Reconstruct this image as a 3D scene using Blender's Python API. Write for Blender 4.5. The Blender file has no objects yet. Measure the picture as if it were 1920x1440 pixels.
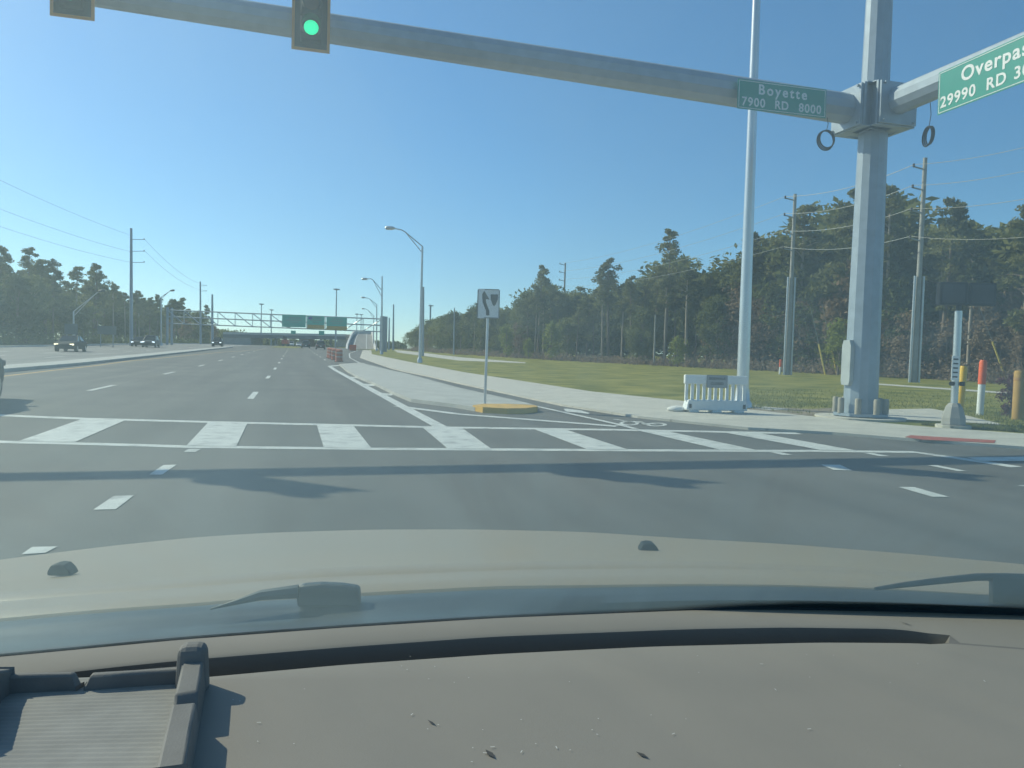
import bpy, bmesh, math, random
import numpy as np
from mathutils import Vector, Matrix
R = math.radians
SC = bpy.context.scene
COL = SC.collection
random.seed(11)

# ------------------------------------------------------------------ camera
CAM_H = 1.35
FPX = 1450.0                      # focal length in photograph pixels (1920 wide)
PITCH, ROLL = 2.39, 1.6
cd = bpy.data.cameras.new('camera')
cam = bpy.data.objects.new('camera', cd); COL.objects.link(cam)
cd.sensor_width = 36; cd.lens = 36*FPX/1920
cd.clip_start = 0.05; cd.clip_end = 8000
CAM_M = Matrix.Translation((0, 0, CAM_H)) @ Matrix.Rotation(R(90-PITCH), 4, 'X') @ Matrix.Rotation(R(ROLL), 4, 'Z')
cam.matrix_world = CAM_M
SC.camera = cam

# ------------------------------------------------------------------ sun, sky, exposure
SUN_H = Vector((-0.891, 0.452)).normalized()     # horizontal direction towards the sun
SUN_EL = R(37.7)
w = bpy.data.worlds.new('World'); SC.world = w; w.use_nodes = True
nt = w.node_tree; bg = nt.nodes['Background']
sky = nt.nodes.new('ShaderNodeTexSky'); sky.sky_type = 'NISHITA'; sky.sun_disc = False
sky.sun_elevation = SUN_EL; sky.sun_rotation = math.atan2(SUN_H.x, SUN_H.y)
sky.air_density = 1.0; sky.dust_density = 0.5; sky.ozone_density = 3.0
hs = nt.nodes.new('ShaderNodeHueSaturation'); hs.inputs['Saturation'].default_value = 1.22; hs.inputs['Hue'].default_value = .495
tcs = nt.nodes.new('ShaderNodeTexCoord'); vad = nt.nodes.new('ShaderNodeVectorMath'); vad.inputs[1].default_value = (0, 0, .04)
nt.links.new(tcs.outputs['Generated'], vad.inputs[0]); nt.links.new(vad.outputs[0], sky.inputs[0])
nt.links.new(sky.outputs[0], hs.inputs['Color']); nt.links.new(hs.outputs[0], bg.inputs[0]); bg.inputs[1].default_value = 0.108
sl = bpy.data.lights.new('sun', 'SUN'); sl.energy = 3.9; sl.angle = R(0.5); sl.color = (1, .88, .69)
so = bpy.data.objects.new('sun', sl); COL.objects.link(so)
sd = Vector((-SUN_H.x*math.cos(SUN_EL), -SUN_H.y*math.cos(SUN_EL), -math.sin(SUN_EL)))
so.rotation_euler = sd.to_track_quat('-Z', 'Y').to_euler()
SC.view_settings.view_transform = 'Standard'; SC.view_settings.look = 'None'
SC.view_settings.exposure = 0.42; SC.view_settings.gamma = 1.0
SC.render.engine = 'CYCLES'
SC.cycles.use_denoising = True
SC.cycles.max_bounces = 6; SC.cycles.transparent_max_bounces = 16; SC.cycles.volume_bounces = 0
VEIL = 0.175        # how much light the dusty windscreen scatters

# ------------------------------------------------------------------ ground frame and picking helpers
YAW = math.atan(410/FPX)
NX, NY = -math.sin(YAW), math.cos(YAW)           # along the road
RX, RY = math.cos(YAW), math.sin(YAW)            # to the right across it
NV = Vector((NX, NY, 0)); RV = Vector((RX, RY, 0))
HN = [(-9000, 0), (45, 0), (70, .16), (100, .36), (150, .70), (220, 1.0), (350, 1.12), (9000, 1.2)]
def hz_s(s):
    for (a, za), (b, zb) in zip(HN, HN[1:]):
        if s <= b: return za+(zb-za)*(s-a)/(b-a)
    return HN[-1][1]
def hz(x, y): return hz_s(x*NX+y*NY)
def LS(lat, s, z=0.0):
    x, y = lat*RX+s*NX, lat*RY+s*NY
    return Vector((x, y, hz_s(s)+z))
CR = CAM_M.to_3x3(); CO = Vector((0, 0, CAM_H))
def ray(px, py): return (CR @ Vector(((px-960)/FPX, (720-py)/FPX, -1))).normalized()
def plane_hit(px, py, p, n):
    d = ray(px, py); return CO + d*((Vector(p)-CO).dot(n)/d.dot(n))
def G(px, py, z=0.0):                            # the ground point seen there
    d = ray(px, py); g = z
    for _ in range(30):
        t = (g-CO.z)/d.z
        if t < 0 or t > 3000: t = 3000
        p = CO+d*t; g = g*.4+(hz(p.x, p.y)+z)*.6
    p.z = hz(p.x, p.y)+z
    return p
def W(px, py, Y):                                # point at a given distance ahead
    d = ray(px, py); return CO+d*(Y/d.y)
def GB(px, Y, z=0.0):                            # ground point on a bearing at a given distance
    x = W(px, 660, Y).x; return Vector((x, Y, hz(x, Y)+z))
def top_z(p, py, px):                            # height at p's distance seen at that row
    d = ray(px, py); t = p.y/d.y; return CAM_H+d.z*t

# ------------------------------------------------------------------ materials
MATS = {}
def mat(name, c, rough=.6, metal=0.0, var=.12, scale=4.0, bump=0.0, bscale=40.0, spec=.5, coord='Object', c2=None, stretch=None):
    if name in MATS: return MATS[name]
    m = bpy.data.materials.new(name); m.use_nodes = True; t = m.node_tree
    b = t.nodes['Principled BSDF']
    b.inputs['Roughness'].default_value = rough; b.inputs['Metallic'].default_value = metal
    b.inputs['Specular IOR Level'].default_value = spec
    if coord == 'Position':
        g = t.nodes.new('ShaderNodeNewGeometry'); src = g.outputs['Position']
    else:
        g = t.nodes.new('ShaderNodeTexCoord'); src = g.outputs['Object']
    if stretch:
        mp = t.nodes.new('ShaderNodeMapping'); mp.inputs['Scale'].default_value = stretch[:3]
        if len(stretch) > 3: mp.inputs['Rotation'].default_value = (0, 0, stretch[3])
        t.links.new(src, mp.inputs[0]); src = mp.outputs[0]
    n = t.nodes.new('ShaderNodeTexNoise'); n.inputs['Scale'].default_value = scale; n.inputs['Detail'].default_value = 6
    t.links.new(src, n.inputs['Vector'])
    r = t.nodes.new('ShaderNodeValToRGB')
    c = Vector(c[:3])
    lo, hi = c*(1-var), Vector(c2) if c2 else c*(1+var)
    r.color_ramp.elements[0].position = .3; r.color_ramp.elements[1].position = .7
    r.color_ramp.elements[0].color = (*lo, 1); r.color_ramp.elements[1].color = (*hi, 1)
    t.links.new(n.outputs['Fac'], r.inputs[0]); t.links.new(r.outputs[0], b.inputs['Base Color'])
    if bump:
        n2 = t.nodes.new('ShaderNodeTexNoise'); n2.inputs['Scale'].default_value = bscale; n2.inputs['Detail'].default_value = 4
        t.links.new(g.outputs['Position'] if coord == 'Position' else g.outputs['Object'], n2.inputs['Vector'])
        bp = t.nodes.new('ShaderNodeBump'); bp.inputs['Strength'].default_value = bump; bp.inputs['Distance'].default_value = .25/bscale
        t.links.new(n2.outputs['Fac'], bp.inputs['Height']); t.links.new(bp.outputs[0], b.inputs['Normal'])
    MATS[name] = m
    return m
def glow(name, c, s):
    m = bpy.data.materials.new(name); m.use_nodes = True
    b = m.node_tree.nodes['Principled BSDF']; b.inputs['Base Color'].default_value = (*c, 1)
    b.inputs['Emission Color'].default_value = (*c, 1); b.inputs['Emission Strength'].default_value = s
    MATS[name] = m; return m
def leaf_mat(name, c, c2):
    m = bpy.data.materials.new(name); m.use_nodes = True; t = m.node_tree
    out = t.nodes['Material Output']; b = t.nodes['Principled BSDF']; b.inputs['Roughness'].default_value = .75
    b.inputs['Specular IOR Level'].default_value = .2
    oi = t.nodes.new('ShaderNodeObjectInfo'); tc = t.nodes.new('ShaderNodeTexCoord')
    n = t.nodes.new('ShaderNodeTexNoise'); n.inputs['Scale'].default_value = .55; n.inputs['Detail'].default_value = 5
    t.links.new(tc.outputs['Object'], n.inputs['Vector'])
    a = t.nodes.new('ShaderNodeMath'); a.operation = 'MULTIPLY_ADD'; a.inputs[1].default_value = .5
    t.links.new(oi.outputs['Random'], a.inputs[0]); t.links.new(n.outputs['Fac'], a.inputs[2])
    r = t.nodes.new('ShaderNodeValToRGB'); r.color_ramp.elements[0].position = .4; r.color_ramp.elements[1].position = 1.0
    r.color_ramp.elements[0].color = (*c, 1); r.color_ramp.elements[1].color = (*c2, 1)
    t.links.new(a.outputs[0], r.inputs[0]); t.links.new(r.outputs[0], b.inputs['Base Color'])
    tr = t.nodes.new('ShaderNodeBsdfTranslucent'); t.links.new(r.outputs[0], tr.inputs[0])
    mx = t.nodes.new('ShaderNodeMixShader'); mx.inputs[0].default_value = .42
    t.links.new(b.outputs[0], mx.inputs[1]); t.links.new(tr.outputs[0], mx.inputs[2]); t.links.new(mx.outputs[0], out.inputs[0])
    MATS[name] = m; return m

STR = (1, .06, 1, -YAW)
def asphalt(name, c):
    if name in MATS: return MATS[name]
    m = mat(name, c, rough=.82, var=.2, scale=1.0, bump=.35, bscale=60, spec=.35, coord='Position')
    t = m.node_tree; tx = [n for n in t.nodes if n.type == 'TEX_NOISE'][0]; gg = [n for n in t.nodes if n.type == 'NEW_GEOMETRY'][0]
    cx = t.nodes.new('ShaderNodeCombineXYZ')                # streaks along the lanes
    for k_, vec in enumerate(((RX*1.3, RY*1.3, 0), (NX*.045, NY*.045, 0))):
        dp = t.nodes.new('ShaderNodeVectorMath'); dp.operation = 'DOT_PRODUCT'; dp.inputs[1].default_value = vec
        t.links.new(gg.outputs['Position'], dp.inputs[0]); t.links.new(dp.outputs['Value'], cx.inputs[k_])
    t.links.new(cx.outputs[0], tx.inputs['Vector'])
    b = t.nodes['Principled BSDF']; ramp = b.inputs['Base Color'].links[0].from_node
    g = [n for n in t.nodes if n.type == 'NEW_GEOMETRY'][0]
    f = t.nodes.new('ShaderNodeTexNoise'); f.inputs['Scale'].default_value = 70; f.inputs['Detail'].default_value = 3
    p = t.nodes.new('ShaderNodeTexNoise'); p.inputs['Scale'].default_value = .35; p.inputs['Detail'].default_value = 5
    t.links.new(g.outputs['Position'], f.inputs['Vector']); t.links.new(g.outputs['Position'], p.inputs['Vector'])
    ad = t.nodes.new('ShaderNodeMath'); ad.operation = 'ADD'; t.links.new(f.outputs['Fac'], ad.inputs[0]); t.links.new(p.outputs['Fac'], ad.inputs[1])
    mr = t.nodes.new('ShaderNodeMapRange'); mr.inputs[1].default_value = .6; mr.inputs[2].default_value = 1.4; mr.inputs[3].default_value = .7; mr.inputs[4].default_value = 1.3
    t.links.new(ad.outputs[0], mr.inputs[0])
    mm = t.nodes.new('ShaderNodeVectorMath'); mm.operation = 'SCALE'
    t.links.new(ramp.outputs[0], mm.inputs[0]); t.links.new(mr.outputs[0], mm.inputs['Scale']); t.links.new(mm.outputs[0], b.inputs['Base Color'])
    return m
M_ASPH = asphalt('asphalt', (.122, .114, .102))
M_ASPH2 = asphalt('pale_asphalt', (.21, .20, .185))  # sun glare of the left carriageway put into a paler asphalt colour
M_PAINT = mat('road_paint', (.62, .62, .56), .6, var=.14, scale=4, coord='Position', bump=.3)
_rp = [n for n in M_PAINT.node_tree.nodes if n.type == 'VALTORGB'][0].color_ramp
_rp.elements[0].position = .30; _rp.elements[0].color = (.36, .35, .32, 1); _rp.elements[1].position = .78; _rp.elements[1].color = (.66, .66, .60, 1)
for _q, _c in ((.42, .53), (.52, .60)): _rp.elements.new(_q).color = (_c, _c, _c*.92, 1)
M_YPAINT = mat('yellow_paint', (.62, .36, .05), .6, var=.15, scale=6, coord='Position')
M_CONC = mat('concrete', (.50, .47, .40), .85, var=.12, scale=1.6, coord='Position', bump=.2, bscale=30)
M_CONC2 = mat('grey_concrete', (.40, .395, .36), .85, var=.14, scale=1.2, coord='Position', bump=.2, bscale=30)
def joints(m, every, wd):                               # saw-cut joints across the way
    t = m.node_tree; b = t.nodes['Principled BSDF']; col = b.inputs['Base Color'].links[0].from_socket
    g = t.nodes.new('ShaderNodeNewGeometry'); d = t.nodes.new('ShaderNodeVectorMath'); d.operation = 'DOT_PRODUCT'; d.inputs[1].default_value = (NX, NY, 0)
    t.links.new(g.outputs['Position'], d.inputs[0])
    f = t.nodes.new('ShaderNodeMath'); f.operation = 'PINGPONG'; f.inputs[1].default_value = every; t.links.new(d.outputs['Value'], f.inputs[0])
    k = t.nodes.new('ShaderNodeMapRange'); k.inputs[1].default_value = 0; k.inputs[2].default_value = wd; k.inputs[3].default_value = .45; k.inputs[4].default_value = 1
    t.links.new(f.outputs[0], k.inputs[0]); sc = t.nodes.new('ShaderNodeVectorMath'); sc.operation = 'SCALE'
    t.links.new(col, sc.inputs[0]); t.links.new(k.outputs[0], sc.inputs['Scale']); t.links.new(sc.outputs[0], b.inputs['Base Color'])
joints(M_CONC, .9, .03)
M_CONCW = mat('pale_concrete', (.60, .59, .55), .85, var=.08, scale=1, coord='Position')
M_GRASS = mat('mown_grass', (.15, .17, .025), .95, var=.35, scale=.5, c2=(.31, .275, .07), coord='Position', bump=.8, bscale=9, spec=.1)
M_GRASS2 = mat('rough_grass', (.09, .095, .035), .95, var=.3, scale=.15, c2=(.15, .13, .06), coord='Position', spec=.1)
M_DIRT = mat('bare_dirt', (.24, .19, .13), .95, var=.3, scale=3, coord='Position', bump=.6, bscale=20)
M_GALV = mat('galvanised_steel', (.30, .36, .41), .5, .25, var=.10, scale=5)
M_GALV2 = mat('bright_galvanised_steel', (.55, .56, .56), .38, .65, var=.08, scale=2)
M_ALU = mat('aluminium_pole', (.62, .64, .63), .33, .7, var=.05, scale=2)
M_UPOLE = mat('concrete_utility_pole', (.33, .32, .29), .8, var=.15, scale=2)
M_BLACK = mat('black_plastic', (.008, .009, .010), .6, var=.1, spec=.2)
M_DKGREY = mat('dark_grey_metal', (.05, .052, .055), .5, .3)
M_GREEN = mat('sign_green', (.0, .27, .20), .45, var=.04, spec=.4)
M_WHITE = mat('white_sheeting', (.78, .79, .76), .5, var=.04)
M_WPLAS = mat('white_plastic', (.72, .74, .72), .5, var=.06, scale=3)
M_YELLOW = mat('yellow_plastic', (.72, .42, .01), .5, var=.06)
M_ORANGE = mat('orange_plastic', (.75, .11, .02), .55, var=.08)
M_BORDER = mat('yellow_border_tape', (.62, .25, .03), .5, var=.06)
M_RED = mat('red_tactile_paver', (.36, .085, .055), .8, var=.12, scale=9, coord='Position')
M_SIGNBLK = mat('sign_black', (.012, .012, .014), .5)
M_BARK = mat('bark', (.20, .15, .11), .95, var=.35, scale=3, stretch=(1, 1, .2))
M_BARK2 = mat('pale_bark', (.34, .28, .22), .95, var=.3, scale=3, stretch=(1, 1, .2))
M_PINE = leaf_mat('pine_needles', (.075, .09, .03), (.225, .22, .085))
M_BROAD = leaf_mat('broad_leaves', (.07, .09, .025), (.22, .225, .075))
M_LIME = leaf_mat('spring_leaves', (.16, .19, .03), (.30, .32, .06))
M_BROWN = leaf_mat('dry_twigs', (.19, .13, .08), (.33, .24, .15))
M_DRY = leaf_mat('dry_undergrowth', (.17, .125, .09), (.28, .21, .15))
M_TYRE = mat('tyre_rubber', (.015, .015, .016), .85)
M_RIM = mat('alloy_rim', (.5, .5, .5), .35, .8)
M_CGLASS = mat('car_glass', (.012, .016, .018), .15, var=.02, spec=.35)

# ------------------------------------------------------------------ mesh building
def link(name, verts, faces, m, parent=None, smooth=None):
    me = bpy.data.meshes.new(name); me.from_pydata([tuple(v) for v in verts], [], faces); me.update()
    for x in (m if isinstance(m, (list, tuple)) else [m]): me.materials.append(x)
    if smooth is not None:
        me.shade_smooth(); me.set_sharp_from_angle(angle=R(smooth))
    o = bpy.data.objects.new(name, me); COL.objects.link(o)
    if parent is not None: o.parent = parent
    return o
class MB:
    def __init__(s): s.v = []; s.f = []
    def add(s, vs, fs):
        b = len(s.v); s.v += [Vector(v) for v in vs]; s.f += [tuple(i+b for i in f) for f in fs]; return s
    def box(s, c, d, mtx=None, taper=1.0):
        x, y, z = d[0]/2, d[1]/2, d[2]/2; t = taper
        vs = [Vector(p) for p in ((-x, -y, -z), (x, -y, -z), (x, y, -z), (-x, y, -z), (-x*t, -y*t, z), (x*t, -y*t, z), (x*t, y*t, z), (-x*t, y*t, z))]
        if mtx is not None: vs = [mtx @ v for v in vs]
        return s.add([v+Vector(c) for v in vs], [(0, 3, 2, 1), (4, 5, 6, 7), (0, 1, 5, 4), (1, 2, 6, 5), (2, 3, 7, 6), (3, 0, 4, 7)])
    def tube(s, pts, rad, n=10, caps=True, twist=0.0, up=None):
        pts = [Vector(p) for p in pts]
        if not hasattr(rad, '__len__'): rad = [rad]*len(pts)
        vs, fs = [], []; prev = None
        for i, p in enumerate(pts):
            t = (pts[min(i+1, len(pts)-1)]-pts[max(i-1, 0)]).normalized()
            if prev is None:
                a = up if up is not None else (Vector((0, 0, 1)) if abs(t.z) < .9 else Vector((1, 0, 0)))
                u = t.cross(a).normalized()
            else: u = (prev-t*prev.dot(t)).normalized()
            prev = u; v = t.cross(u)
            for k in range(n):
                an = 2*math.pi*k/n+twist
                vs.append(p+(u*math.cos(an)+v*math.sin(an))*rad[i])
        for i in range(len(pts)-1):
            for k in range(n):
                a, b = i*n+k, i*n+(k+1) % n
                fs.append((a, b, b+n, a+n))
        if caps: fs += [tuple(range(n-1, -1, -1)), tuple(range((len(pts)-1)*n, len(pts)*n))]
        return s.add(vs, fs)
    def lathe(s, prof, c=(0, 0, 0), n=16, caps=True):   # prof of (radius, z)
        vs = [Vector((r*math.cos(2*math.pi*k/n), r*math.sin(2*math.pi*k/n), z))+Vector(c) for r, z in prof for k in range(n)]
        fs = [(i*n+k, i*n+(k+1) % n, (i+1)*n+(k+1) % n, (i+1)*n+k) for i in range(len(prof)-1) for k in range(n)]
        if caps: fs += [tuple(range(n-1, -1, -1)), tuple(range((len(prof)-1)*n, len(prof)*n))]
        return s.add(vs, fs)
    def prism(s, poly, d, off=Vector((0, 0, 0))):      # planar polygon (3-D points) pushed by vector d
        n = len(poly); a = [Vector(p)+off for p in poly]; d = Vector(d)
        return s.add(a+[p+d for p in a], [tuple(range(n-1, -1, -1)), tuple(range(n, 2*n))]+[(i, (i+1) % n, n+(i+1) % n, n+i) for i in range(n)])
    def build(s, name, m, parent=None, smooth=None, origin=None):
        vs = s.v
        return link(name, vs, s.f, m, parent, smooth)
def bevel(o, wd=.01, seg=2):
    md = o.modifiers.new('bevel', 'BEVEL'); md.width = wd; md.segments = seg; md.limit_method = 'ANGLE'; md.angle_limit = R(40)
    return o
def tag(o, label=None, cat=None, group=None, kind=None):
    if label: o['label'] = label
    if cat: o['category'] = cat
    if group: o['group'] = group
    if kind: o['kind'] = kind
    return o
def thing(name, label, cat, loc=(0, 0, 0), rz=0.0, group=None):
    o = bpy.data.objects.new(name, None); COL.objects.link(o); o.empty_display_size = .2
    o.location = loc; o.rotation_euler = (0, 0, rz); return tag(o, label, cat, group)
def copy_tree(o, parent=None):
    c = o.copy(); COL.objects.link(c); c.parent = parent
    for ch in list(o.children): copy_tree(ch, c)
    return c
def text_mesh(name, body, size, m, parent, mtx, extrude=.002, sx=1.0, align='CENTER', space=1.0):
    cu = bpy.data.curves.new('lettering_curve', 'FONT'); cu.body = body; cu.size = size; cu.extrude = extrude
    cu.align_x = align; cu.align_y = 'CENTER'; cu.space_character = space; cu.offset = size*.022
    tmp = bpy.data.objects.new('lettering_tmp', cu); COL.objects.link(tmp)
    dg = bpy.context.evaluated_depsgraph_get(); me = bpy.data.meshes.new_from_object(tmp.evaluated_get(dg))
    bpy.data.objects.remove(tmp); me.transform(mtx @ Matrix.Scale(sx, 4, (1, 0, 0))); me.materials.clear(); me.materials.append(m)
    o = bpy.data.objects.new(name, me); COL.objects.link(o); o.parent = parent
    return o
def frame_mtx(o, x, y):                                # a matrix with local x, y along given vectors
    x = Vector(x).normalized(); z = x.cross(Vector(y)).normalized(); y = z.cross(x)
    m = Matrix((x, y, z)).transposed().to_4x4(); m.translation = Vector(o); return m

# ------------------------------------------------------------------ ground sheets
def cut_bm(polys):
    bm = bmesh.new()
    for p in polys:
        vs = [bm.verts.new((q[0], q[1], 0)) for q in p]; bm.faces.new(vs)
    bmesh.ops.triangulate(bm, faces=bm.faces[:])
    for s, _z in HN[1:-1]:
        g = bm.verts[:]+bm.edges[:]+bm.faces[:]
        bmesh.ops.bisect_plane(bm, geom=g, plane_co=NV*s, plane_no=NV, dist=1e-5)
    bmesh.ops.recalc_face_normals(bm, faces=bm.faces[:])
    for f in bm.faces:
        if f.normal.z < 0: f.normal_flip()
    return bm
def bm_obj(bm, name, m, parent=None):
    me = bpy.data.meshes.new(name); bm.to_mesh(me); bm.free(); me.materials.append(m)
    o = bpy.data.objects.new(name, me); COL.objects.link(o); o.parent = parent; return o
def sheet(name, polys, z, m, kind='structure', parent=None):
    bm = cut_bm(polys)
    for v in bm.verts: v.co.z = hz(v.co.x, v.co.y)+z
    o = bm_obj(bm, name, m, parent)
    if kind: o['kind'] = kind
    return o
def raised(name, polys, h, m, kind='structure', parent=None, base=-.06):
    bm = cut_bm(polys)
    for v in bm.verts: v.co.z = hz(v.co.x, v.co.y)+h
    be = [e for e in bm.edges if e.is_boundary]
    r = bmesh.ops.extrude_edge_only(bm, edges=be)
    for v in [x for x in r['geom'] if isinstance(x, bmesh.types.BMVert)]: v.co.z = hz(v.co.x, v.co.y)+base
    bmesh.ops.recalc_face_normals(bm, faces=bm.faces[:])
    o = bm_obj(bm, name, m, parent)
    if kind: o['kind'] = kind
    return o
def P2(pts, z=0.0): return [G(x, y, z) for x, y in pts]
def rect_ls(l0, l1, s0, s1): return [LS(l0, s0), LS(l1, s0), LS(l1, s1), LS(l0, s1)]
def strip_px(pts, wd, z=0.0):                          # a line of constant width on the ground through picked points
    p = [G(x, y, z) for x, y in pts]; out = []
    L, Rr = [], []
    for i, q in enumerate(p):
        t = (p[min(i+1, len(p)-1)]-p[max(i-1, 0)]); t.z = 0; t.normalize(); nrm = Vector((-t.y, t.x, 0))
        L.append(q+nrm*wd/2); Rr.append(q-nrm*wd/2)
    return L+Rr[::-1]

sheet('ground', [[(-4000, -500), (4000, -500), (4000, 6000), (-4000, 6000)]], -.05, M_GRASS2)
sheet('road', [rect_ls(-12.4, 45, -40, 45), rect_ls(-12.4, 14, 45, 330)], 0, M_ASPH)
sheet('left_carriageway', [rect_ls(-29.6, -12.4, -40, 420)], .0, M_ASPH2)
raised('left_verge', [[LS(-29.6, 30), LS(-29.6, 420), LS(-300, 420), LS(-300, 30)]], .10, M_GRASS2)
raised('left_kerb', [rect_ls(-30.0, -29.5, 29.9, 420)], .14, M_CONCW)
raised('median_separator', [rect_ls(-12.3, -10.75, 24, 150)], .15, M_CONC2)
SW_OUT = [(697, 664), (780, 681), (860, 696), (1110, 734), (1275, 751), (1400, 767), (1555, 784), (1750, 801), (1920, 813), (2400, 850)]
SW_IN = [(675, 671), (735, 692), (805, 707), (860, 720), (1055, 762), (1195, 784), (1335, 799), (1403, 806), (1559, 815), (1729, 829), (1920, 843), (2400, 880)]
so_ = P2(SW_OUT, .05); si_ = P2(SW_IN, 0)
farp = GB(688, 165)
raised('sidewalk', [si_[::-1]+[farp+Vector((-.9, 0, 0)), farp+Vector((.9, 0, 0))]+so_], .05, M_CONC)
inner = [q+(a-q)*.45 for q, a in zip([G(x, y, .05) for x, y in SW_OUT], [si_[0], si_[1], si_[3], si_[4], si_[5], si_[7], si_[8], si_[9], si_[10], si_[11]])]
sheet('grass_verge', [[farp]+inner+[LS(300, -20), LS(300, 420), LS(14, 420), GB(694, 190)]], .035, M_GRASS)
sheet('bare_dirt', [P2([(1400, 766), (1460, 764), (1520, 767), (1575, 764), (1600, 774), (1560, 783), (1480, 776), (1420, 770)], .039)], .041, M_DIRT)
sheet('concrete_pad', [P2([(1640, 768), (1745, 766), (1800, 776), (1885, 797), (1780, 790), (1640, 786)], .045)], .047, M_CONC)
sheet('concrete_edging', [P2([(1395, 763), (1408, 759), (1485, 768), (1440, 769)], .045)], .050, M_CONC)
sheet('footpath', [P2([(738, 656), (860, 669.5), (985, 679.5), (985, 681), (860, 676), (745, 661)], .045), P2([(1640, 718.5), (1780, 728), (1960, 740), (1960, 743), (1780, 731), (1640, 721)], .045)], .047, M_CONC)
# traffic island with its yellow nose
ISL = [(636, 685), (675, 682), (760, 703), (862, 732), (930, 748), (985, 761), (1007, 768), (960, 774), (890, 771), (855, 765), (770, 754), (737, 740), (705, 724), (670, 709), (650, 697)]
isl = P2(ISL)
raised('traffic_island', [isl], .09, M_CONC2)
nose = P2([(886, 770), (905, 774), (950, 776.5), (985, 776), (1008, 772.5), (1002, 769.5), (985, 768), (950, 767), (905, 767)], .0)
raised('island_nose_kerb', [nose], .125, M_YPAINT)
# ------------------------------------------------------------------ painted markings
cw = [strip_px([(-200, 768), (0, 779), (160, 785.5), (390, 791.5), (820, 801.5), (1187, 806.8), (1498, 813)], .30),
      strip_px([(-200, 818), (0, 829), (146, 832), (350, 838), (700, 842), (1240, 845), (1541, 846), (1714, 848), (1813, 862), (1906, 876)], .24)]
for q in ([(158.6, 784.6), (235, 788.6), (140, 830), (34.6, 828)], [(390, 793), (463, 795.5), (443, 838), (350, 836)], [(594, 797.7), (663.5, 800), (696, 841), (607, 840)],
          [(792, 802), (866, 803), (922, 843), (838, 841)], [(1000, 805), (1060, 806), (1178, 844), (1100, 843)], [(1192, 807), (1255, 810), (1420, 845), (1350, 844)],
          [(1360, 812), (1424, 813), (1608, 846), (1541, 845)], [(-120, 774), (-40, 778), (-190, 820), (-300, 815)]):
    cw.append(P2(q))
sheet('crosswalk_marking', cw[:2], .004, M_PAINT)
sheet('crosswalk_stripe', cw[2:], .008, M_PAINT)
sheet('side_crosswalk_marking', [P2([(1813, 859), (1990, 857), (1990, 866), (1840, 866)])], .012, M_PAINT)
gd = [[(40, 1041), (60, 1027), (108, 1026), (85, 1038)], [(175, 957), (213, 931), (251, 930), (217, 956)], [(279, 891), (306, 873), (331, 872), (304, 891)], [(344, 848), (354, 842.5), (377, 842.5), (367, 848)],
      [(1539, 872), (1575, 872), (1598, 883), (1563, 882)], [(1684, 914), (1714, 914), (1780, 932.6), (1748, 932.6)], [(1443.6, 848.5), (1463, 848.5), (1486, 853.6), (1467, 853.6)], [(1619, 850), (1636, 850), (1668, 856), (1649, 856)],
      [(1739, 873), (1757, 873), (1813, 884), (1796, 884)], [(1907, 911), (1930, 911), (1960, 914), (1930, 914)]]
sheet('guide_dash_marking', [P2(q) for q in gd], .006, M_PAINT)
pa = G(475, 741); LA = pa.dot(RV); SA = pa.dot(NV)
pc = G(192, 727); LC = pc.dot(RV); SCc = pc.dot(NV)
dash = []
for k in range(12):
    s = SA+12.3*k
    dash.append(rect_ls(LA-.075, LA+.075, s-1.5, s+1.5))
for k in range(12):
    s = SCc+12.3*k
    dash.append(rect_ls(LC-.075, LC+.075, s-1.5, s+1.5))
for k in range(4, 12):
    dash.append(rect_ls(LA+3.6, LA+3.75, SA+12.3*k-1.5, SA+12.3*k+1.5))
sheet('lane_dash_marking', dash, .004, M_PAINT)
ed = [P2([(614, 686.5), (620, 686), (838, 800), (812, 800)]), P2([(616, 686), (682, 681), (684, 682.2), (620, 687.6)]),
      strip_px([(745, 762), (860, 777), (1157, 800)], .27)]
for a, b in (((650, 706), (671, 709.5)), ((675, 719.5), (703, 724)), ((706, 737), (736, 742))):
    ed.append(P2([a, (b[0], a[1]+1.6), b, (a[0]+7, b[1])]))
sheet('gore_marking', ed[:1], .004, M_PAINT); sheet('gore_hatch_marking', ed[1:], .008, M_PAINT)
sheet('bike_lane_line', [strip_px([(671, 657), (655, 663), (656, 671), (675, 681), (760, 702), (862, 730), (1000, 761), (1157, 796), (1192, 805)], .14)], .1e-1, M_PAINT)
sheet('yellow_edge_line', [strip_px([(-300, 742), (0, 706.3), (100, 694.5), (240, 677.3), (415, 660.5), (500, 655)], .16)], .004, M_YPAINT)
lw = []
for lat in (-16, -19.6, -23.2):
    for k in range(9): lw.append(rect_ls(lat-.08, lat+.08, 34+12.2*k, 38+12.2*k))
lw.append(rect_ls(-24, -12.6, 29, 29.5))
sheet('left_lane_marking', lw, .006, M_PAINT)
# bicycle emblem and arrow painted in the bike lane
bk = [P2([(1057, 767), (1062, 766.5), (1090, 770), (1106, 775), (1103, 776.5), (1080, 773.5), (1064, 772.5), (1060, 771)])]
def ring(cx, cy, rx, ry, t):
    out = []
    for k in range(14):
        a, b = 2*math.pi*k/14, 2*math.pi*(k+1)/14
        out.append(P2([(cx+rx*math.cos(a), cy+ry*math.sin(a)), (cx+rx*math.cos(b), cy+ry*math.sin(b)), (cx+rx*t*math.cos(b), cy+ry*t*math.sin(b)), (cx+rx*t*math.cos(a), cy+ry*t*math.sin(a))]))
    return out
bk += ring(1231, 796.5, 20, 3.4, .62)+ring(1180, 794, 19, 4.2, .62)
bk += [strip_px([(1150, 787), (1160, 787.5)], .12), strip_px([(1158, 788), (1205, 794), (1231, 796.5)], .12), strip_px([(1168, 790), (1200, 791.5), (1212, 797)], .12)]
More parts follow.
